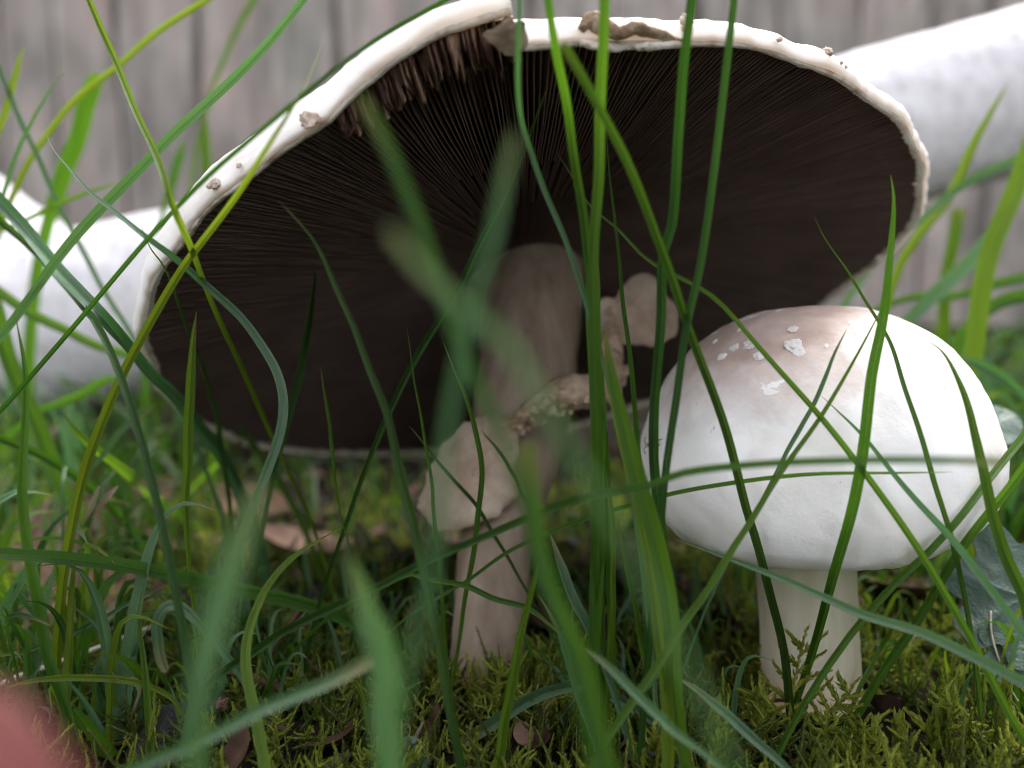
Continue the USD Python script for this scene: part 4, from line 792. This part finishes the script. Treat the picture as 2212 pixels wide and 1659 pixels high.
for k, (x, y, d, L, yaw, ln, lb) in enumerate([
    (1700, 1600, 8.55, 1.15, .2, (.10, -.1), 'tall feathery yellow-green moss sprig in front of the small mushroom\'s stem'),
    (1755, 1620, 8.45, .85, -.4, (.35, -.1), 'feathery moss sprig leaning right at the foot of the small stem'),
    (1660, 1620, 8.5, .75, .3, (-.35, -.1), 'feathery moss sprig leaning left at the foot of the small stem'),
    (1830, 1665, 8.2, .55, .1, (.3, -.1), 'low feathery moss sprig at the bottom right of the small stem'),
    (1790, 1680, 8.2, .6, .1, (-.1, -.2), 'low moss sprig at the bottom edge below the small stem')]):
    moss_thing('moss_sprig', lb, P(x, y, d), L, yaw, ln, 'moss', 700 + k)
for k, (x, y, d, L, ln, lb) in enumerate([
    (2010, 1640, 8.3, .85, (.22, -.1), 'pointed pale moss shoot leaning right near the lower right corner'),
    (2160, 1660, 8.2, .85, (.02, -.1), 'upright pale-tipped moss shoot in the lower right corner'),
    (1960, 1690, 8.1, .6, (-.3, -.1), 'moss shoot leaning left at the bottom edge, right of the small stem'),
    (1530, 1650, 8.3, .5, (.1, 0), 'small moss shoot at the bottom edge by the twigs')]):
    moss_thing('moss_shoot', lb, P(x, y, d), L, .3 * k, ln, 'moss', 720 + k, 'simple')

def instancer(name, label, cat, protos, mats, pos, scale, quat, idx):
    pi = UsdGeom.PointInstancer.Define(stage, '/World/' + name)
    for k, (v, f, uv) in enumerate(protos):
        usdkit.mesh(stage, f'/World/{name}/prototypes/shoot_{k}', (np.asarray(v) / 100, np.asarray(f)), mats[k % len(mats)], smooth=True, uv=uv)
    UsdGeom.Scope.Define(stage, f'/World/{name}/prototypes')
    pi.CreatePrototypesRel().SetTargets([Sdf.Path(f'/World/{name}/prototypes/shoot_{k}') for k in range(len(protos))])
    pi.CreateProtoIndicesAttr(Vt.IntArray(list(map(int, idx))))
    pi.CreatePositionsAttr(Vt.Vec3fArray.FromNumpy((np.asarray(pos) / 100).astype(np.float32)))
    pi.CreateScalesAttr(Vt.Vec3fArray.FromNumpy(np.repeat(np.asarray(scale)[:, None], 3, 1).astype(np.float32)))
    pi.CreateOrientationsAttr(Vt.QuathArray([Gf.Quath(float(q[0]), float(q[1]), float(q[2]), float(q[3])) for q in quat]))
    tag(pi, label, cat, kind='stuff')
def quats(n, r, tilt):
    yaw = r.uniform(0, 2 * math.pi, n); tl = np.abs(r.normal(0, tilt, n)); az = r.uniform(0, 2 * math.pi, n); out = []
    for y, t, a in zip(yaw, tl, az):
        q1 = trimesh.transformations.quaternion_about_axis(t, [math.cos(a), math.sin(a), 0]); q2 = trimesh.transformations.quaternion_about_axis(y, [0, 0, 1])
        out.append(trimesh.transformations.quaternion_multiply(q1, q2))
    return out
r = np.random.default_rng(91)
protos = [shoot(.75 + .12 * k, 44, .14, .75, .15 * (k - 1), r) for k in range(4)]
for k in range(3):
    pr = [p for _, p in pinnate(.9, r, 7)]; o = 0; vv, ff, uu = [], [], []
    for v, f, uv in pr: vv.append(v); ff.append(f + o); uu.append(uv); o += len(v)
    protos.append((np.vstack(vv), np.vstack(ff), np.vstack(uu)))
def keep_off(x, y):
    ok = np.ones(len(x), bool)
    for cx_, cy_, rad in ((spath[0][0], spath[0][1], .45), (path[0][0], path[0][1], .30)): ok &= np.hypot(x - cx_, y - cy_) > rad
    return ok
n = 9000; x = r.uniform(-11, 11, n); y = 6.4 + 15 * r.uniform(0, 1, n) ** 2.0
for q0, rad, nn in ((path[0], .45, 150), (spath[0], .60, 70)):
    an = r.uniform(0, 2 * math.pi, nn); rd = rad + r.uniform(0, .7, nn); x = np.append(x, q0[0] + rd * np.cos(an)); y = np.append(y, q0[1] + rd * np.sin(an)); n += nn
stemfront = ~((np.abs(x - spath[0][0]) < .75) & (y < spath[0][1] + .2) & (y > 7.6)); dens = meshkit.fbm(np.stack([x * .5, y * .5, x * 0], -1), 3, 51); right = np.clip((x + 2) / 6, 0, 1) * .14
ok = keep_off(x, y) & stemfront & (dens + right + .17 * (y < 10.3) > .47) & (np.abs(x) < .75 * y + 1)
x, y = x[ok], y[ok]; z = ground_z(x, y) - .12
instancer('moss', 'low yellow-green moss covering the soil between the grass', 'moss', protos, [MAT['moss'], MAT['mossd'], MAT['moss'], MAT['mossd'], MAT['moss']], np.stack([x, y, z], 1), r.uniform(.35, .85, len(x)) * np.where(x > 1.5, 1.1, .95), quats(len(x), r, .65), np.where(r.uniform(0, 1, len(x)) < .75, r.integers(0, 4, len(x)), r.integers(4, len(protos), len(x))))

# loose litter: scraps of leaf, stick ends, soil crumbs
lpz, lmat = [], []
for k in range(4):
    v, f = leaf_sheet(np.zeros(3), (.3 + .1 * k), (.2 + .04 * k), k, .3, .2 * k, .5, 900 + k); lpz.append((v, f, None)); lmat.append(MAT['leafbrown' if k % 2 else 'leafpink'])
for k in range(3):
    v, f = tube(spline([[0, 0, 0], [.4, .08 * k, .06], [.9 + .2 * k, -.05, .02]], 9), .028 - .005 * k, 6, True, .2, k); lpz.append((v, f, None)); lmat.append(MAT[('twig', 'leafpink', 'black')[k]])
for k in range(2):
    v, f = lump(np.zeros(3), .16, np.array([0, 0, 1.]), 930 + k, .7, 2); lpz.append((v, f, None)); lmat.append(MAT[('soil', 'black')[k]])
n = 1100; x = r.uniform(-14, 14, n); y = 6.5 + 22 * r.uniform(0, 1, n) ** 1.5; ok = keep_off(x, y) & ((y > 10) | (r.uniform(0, 1, n) < .35)); x, y = x[ok], y[ok]
instancer('litter', 'brown scraps of dead leaf, bits of stick and crumbs on the soil', 'litter', lpz, lmat, np.stack([x, y, ground_z(x, y) + r.uniform(.0, .25, len(x))], 1), r.uniform(.5, 1.3, len(x)), quats(len(x), r, .5), r.integers(0, len(lpz), len(x)))

# low grass
gp = []
for k in range(9):
    L = [1.6, 2.2, 2.8, 1.9, 2.5, 3.2, 1.4, 2.0, 3.6][k]; bx = r.uniform(.1, .75) * L * .6
    q = spline([[0, 0, -.3], [bx * .15, r.normal(0, .1), L * .35], [bx * .5, r.normal(0, .2), L * .72], [bx, r.normal(0, .2), L * (.9 - .3 * r.uniform())]], 18)
    s = np.linspace(0, 1, 18); w = r.uniform(.10, .19) * np.interp(s, [0, .3, .7, .92, 1], [.7, 1, .8, .3, .02])
    gp.append(ribbon(q, w, np.array([0.3, -1, .5]), 1.0, .4))
def scatter(n, fx, fy, hmax, sc):
    x, y = fx(n), fy(n); return x, y, sc(n)
sets = []
n = 2600; y = 8.0 + 14 * r.uniform(0, 1, n) ** 1.3; x = r.uniform(-1, 1, n) * (.66 * y + 1.5); s = r.uniform(.3, 1.0, n) * np.where((x > -.2) | (y > 11), .72, 1.0)
s = np.where((y > 12.5) & (r.uniform(0, 1, n) < .6), .12, s)
q_ = ~((np.abs(x - spath[0][0]) < .95) & (y < SD)) & ~((np.abs(x - path[0][0]) < .55) & (y < path[0][1])); sets.append((x[q_], y[q_], s[q_]))
n = 2600; y = r.uniform(18, 75, n); x = r.uniform(-1, 1, n) * (.72 * y + 3); s = r.uniform(.5, 1.15, n) * np.where(np.abs(x) > .35 * y, 1.25, .6)
q_ = (np.abs(x + .5) > .33 * y) | (r.uniform(0, 1, n) < .06); sets.append((x[q_], y[q_], s[q_]))
n = 900; y = r.uniform(12.8, 26, n); x = .27 * y + r.uniform(0, 1, n) * .5 * y; s = r.uniform(.7, 1.5, n); sets.append((x, y, s))
n = 200; y = r.uniform(12.5, 22, n); x = -.42 * y - r.uniform(0, 1, n) * .3 * y; s = r.uniform(.55, 1.0, n); sets.append((x, y, s))
n = 2600; x = r.uniform(-45, 45, n); y = r.uniform(-45, 12, n); s = r.uniform(1.0, 2.3, n)
q_ = (np.abs(x) > .75 * np.maximum(y, 0) + 3.2) & ~((np.abs(x + 9) < 9) & (y < 4) & (y > -32)) & ~((x > -14) & (x < 15) & (y < 1) & (y > -3)); sets.append((x[q_], y[q_], s[q_]))
x, y, s = (np.concatenate([a[k] for a in sets]) for k in range(3))
lowrim = (np.hypot(x - BC[0], y - BC[1]) < BR * 1.05)
s = np.where(lowrim, np.minimum(s, .42), s)
ok = keep_off(x, y) & (np.hypot(x - SC[0], y - SC[1]) > .9)
x, y, s = x[ok], y[ok], s[ok]
idx = r.integers(0, len(gp), len(x)); idx = np.where((y > 12) & (np.abs(x) < .5 * y), np.where(idx % 2, 1, 5), idx)
instancer('grass', 'short green grass growing in the moss and behind the mushrooms', 'grass', gp, [MAT['m'], MAT['d'], MAT['y'], MAT['b'], MAT['m'], MAT['d'], MAT['s'], MAT['m'], MAT['p']], np.stack([x, y, ground_z(x, y) - .1], 1), s, quats(len(x), r, .28), idx)

# ---------------------------------------------------------------- the photographer's hand at the lower left
MAT['cloth'] = rough_mat('dark_cloth', [(.3, (.02, .022, .028)), (.7, (.035, .038, .046))], 400, rough=.9, bump=.3)
hand = thing('person', 'person\'s hand, one pink fingertip out of focus in the bottom left corner', 'person')
def hull_chain(js):
    out = None
    for (p, a), (q, b) in zip(js[:-1], js[1:]):
        sp_ = [manifold3d.Manifold.sphere(rr_, 28).translate(tuple(pp_)) for pp_, rr_ in ((p, a), (q, b))]
        h_ = manifold3d.Manifold.batch_hull(sp_); out = h_ if out is None else out + h_
    return out
tip = P(-462, 2120, 1.75)
wrist = np.array([-8.6, -9.0, 1.9])
palm = [np.array([-4.6, -5.2, 2.7]), np.array([-5.6, -5.7, 2.0]), np.array([-6.7, -6.0, 1.6]), np.array([-7.7, -6.2, 1.5])]
fing = [[(palm[0], .95), (np.array([-3.6, -1.9, 3.5]), .86), (np.array([-2.4, .4, 3.35]), .78), (tip + [-.3, -.32, .0], .70), (tip, .62)],
        [(palm[1], .95), (np.array([-5.6, -1.6, 2.6]), .88), (np.array([-5.2, .7, 1.7]), .80), (np.array([-5.0, 1.6, .95]), .68)],
        [(palm[2], .92), (np.array([-7.2, -2.2, 2.0]), .84), (np.array([-7.0, -.2, 1.2]), .76), (np.array([-6.8, .4, .75]), .66)],
        [(palm[3], .80), (np.array([-8.6, -3.2, 1.6]), .70), (np.array([-8.6, -1.7, 1.0]), .63), (np.array([-8.5, -1.2, .7]), .56)],
        [(np.array([-6.0, -8.0, 2.2]), 1.15), (np.array([-3.9, -6.6, 2.0]), 1.0), (np.array([-2.6, -4.2, 1.6]), .85), (np.array([-2.2, -2.6, 1.5]), .72)]]
body = None
for ch in fing:
    h_ = hull_chain(ch); body = h_ if body is None else body + h_
pal = manifold3d.Manifold.batch_hull([manifold3d.Manifold.sphere(1.0, 28).translate(tuple(p)) for p in palm] + [manifold3d.Manifold.sphere(1.25, 28).translate(tuple(wrist + d_)) for d_ in (np.array([.9, .3, .1]), np.array([-.9, .4, 0]))])
arm = hull_chain([(wrist, 1.9), (np.array([-11.5, -16, 2.6]), 2.5), (np.array([-17, -30, 4.5]), 3.8)])
body = (body + pal + arm).refine_to_length(.28)
mm = body.to_mesh(); hm = trimesh.Trimesh(mm.vert_properties[:, :3], mm.tri_verts, process=True)
trimesh.smoothing.filter_taubin(hm, .5, .53, 14)
obj('hand_skin', hm, MAT['skin'], hand)
fd = unit(fing[0][4][0] - fing[0][2][0]); upn = unit(np.array([-.3, 0, 1.0]) - fd * (np.array([-.3, 0, 1.0]) @ fd)); sd = np.cross(fd, upn)
a, b = np.meshgrid(np.linspace(-1, 1, 9), np.linspace(-1, 1, 9), indexing='ij')
nv = tip + (-.05 + .5 * a)[..., None] * fd * .9 + (b * .42 * np.sqrt(np.clip(1.15 - a ** 4 * .35, 0, 1)))[..., None] * sd + (.60 - .22 * b ** 2 - .1 * np.clip(a, 0, 1) ** 2)[..., None] * upn
obj('nail', (np.vstack([nv.reshape(-1, 3), nv.reshape(-1, 3) - upn * .04]), np.vstack([tri(grid_faces(9, 9)), tri(grid_faces(9, 9))[:, ::-1] + 81])), MAT['nail'], hand)

torso = hull_chain([(np.array([-14, -98, 40.]), 15), (np.array([-9, -80, 46.]), 14), (np.array([-4, -60, 45.]), 15), (np.array([0, -48, 42.]), 12)])
torso = torso + hull_chain([(np.array([-19, -52, 42.]), 8), (np.array([20, -52, 42.]), 8)])
torso = torso + hull_chain([(np.array([-20, -52, 42.]), 7), (np.array([-27, -44, 17.]), 5.4), (np.array([-17.5, -31, 4.9]), 4.6), (np.array([-12.2, -17.6, 2.9]), 3.2)])
torso = torso + hull_chain([(np.array([21, -52, 42.]), 7), (np.array([33, -42, 17.]), 5.4), (np.array([30, -24, 4.5]), 4.0), (np.array([27, -14, 3.2]), 3.0)])
for sx in (-1, 1):
    torso = torso + hull_chain([(np.array([-14 + sx * 10, -98, 38.]), 12), (np.array([-10 + sx * 15, -72, 8.5]), 8.5), (np.array([-12 + sx * 14, -105, 7.]), 6.5), (np.array([-12 + sx * 14, -122, 5.]), 4.5)])
tm = torso.refine_to_length(3.0).to_mesh(); tm = trimesh.Trimesh(tm.vert_properties[:, :3], tm.tri_verts, process=True); trimesh.smoothing.filter_taubin(tm, .5, .53, 12)
obj('jacket_and_trousers', tm, MAT['cloth'], hand)
hd = manifold3d.Manifold.batch_hull([manifold3d.Manifold.sphere(8.6, 40).translate((3, -33, 52)), manifold3d.Manifold.sphere(5.5, 40).translate((3, -27.5, 44.5))]) + hull_chain([(np.array([2.5, -37, 48.]), 6.2), (np.array([1., -46, 43.]), 6.5)]) + hull_chain([(np.array([3., -25.6, 49.5]), .9), (np.array([3., -22.6, 46.6]), 1.3)])
for sx in (-1, 1): hd = hd + manifold3d.Manifold.sphere(1.9, 20).scale((.5, 1, 1.5)).translate((3 + sx * 8.6, -33, 48.5))
h2 = hd.refine_to_length(.9).to_mesh(); h2 = trimesh.Trimesh(h2.vert_properties[:, :3], h2.tri_verts, process=True); trimesh.smoothing.filter_taubin(h2, .5, .53, 8)
obj('head', h2, MAT['skin'], hand)
hr = (manifold3d.Manifold.sphere(9.3, 48).translate((3, -34.2, 52.8)) - manifold3d.Manifold.cube((40, 30, 40)).rotate((35, 0, 0)).translate((-17, -33.5, 25))).refine_to_length(1.2).to_mesh()
obj('hair', trimesh.Trimesh(hr.vert_properties[:, :3], hr.tri_verts, process=True), MAT['black'], hand, smooth=40)
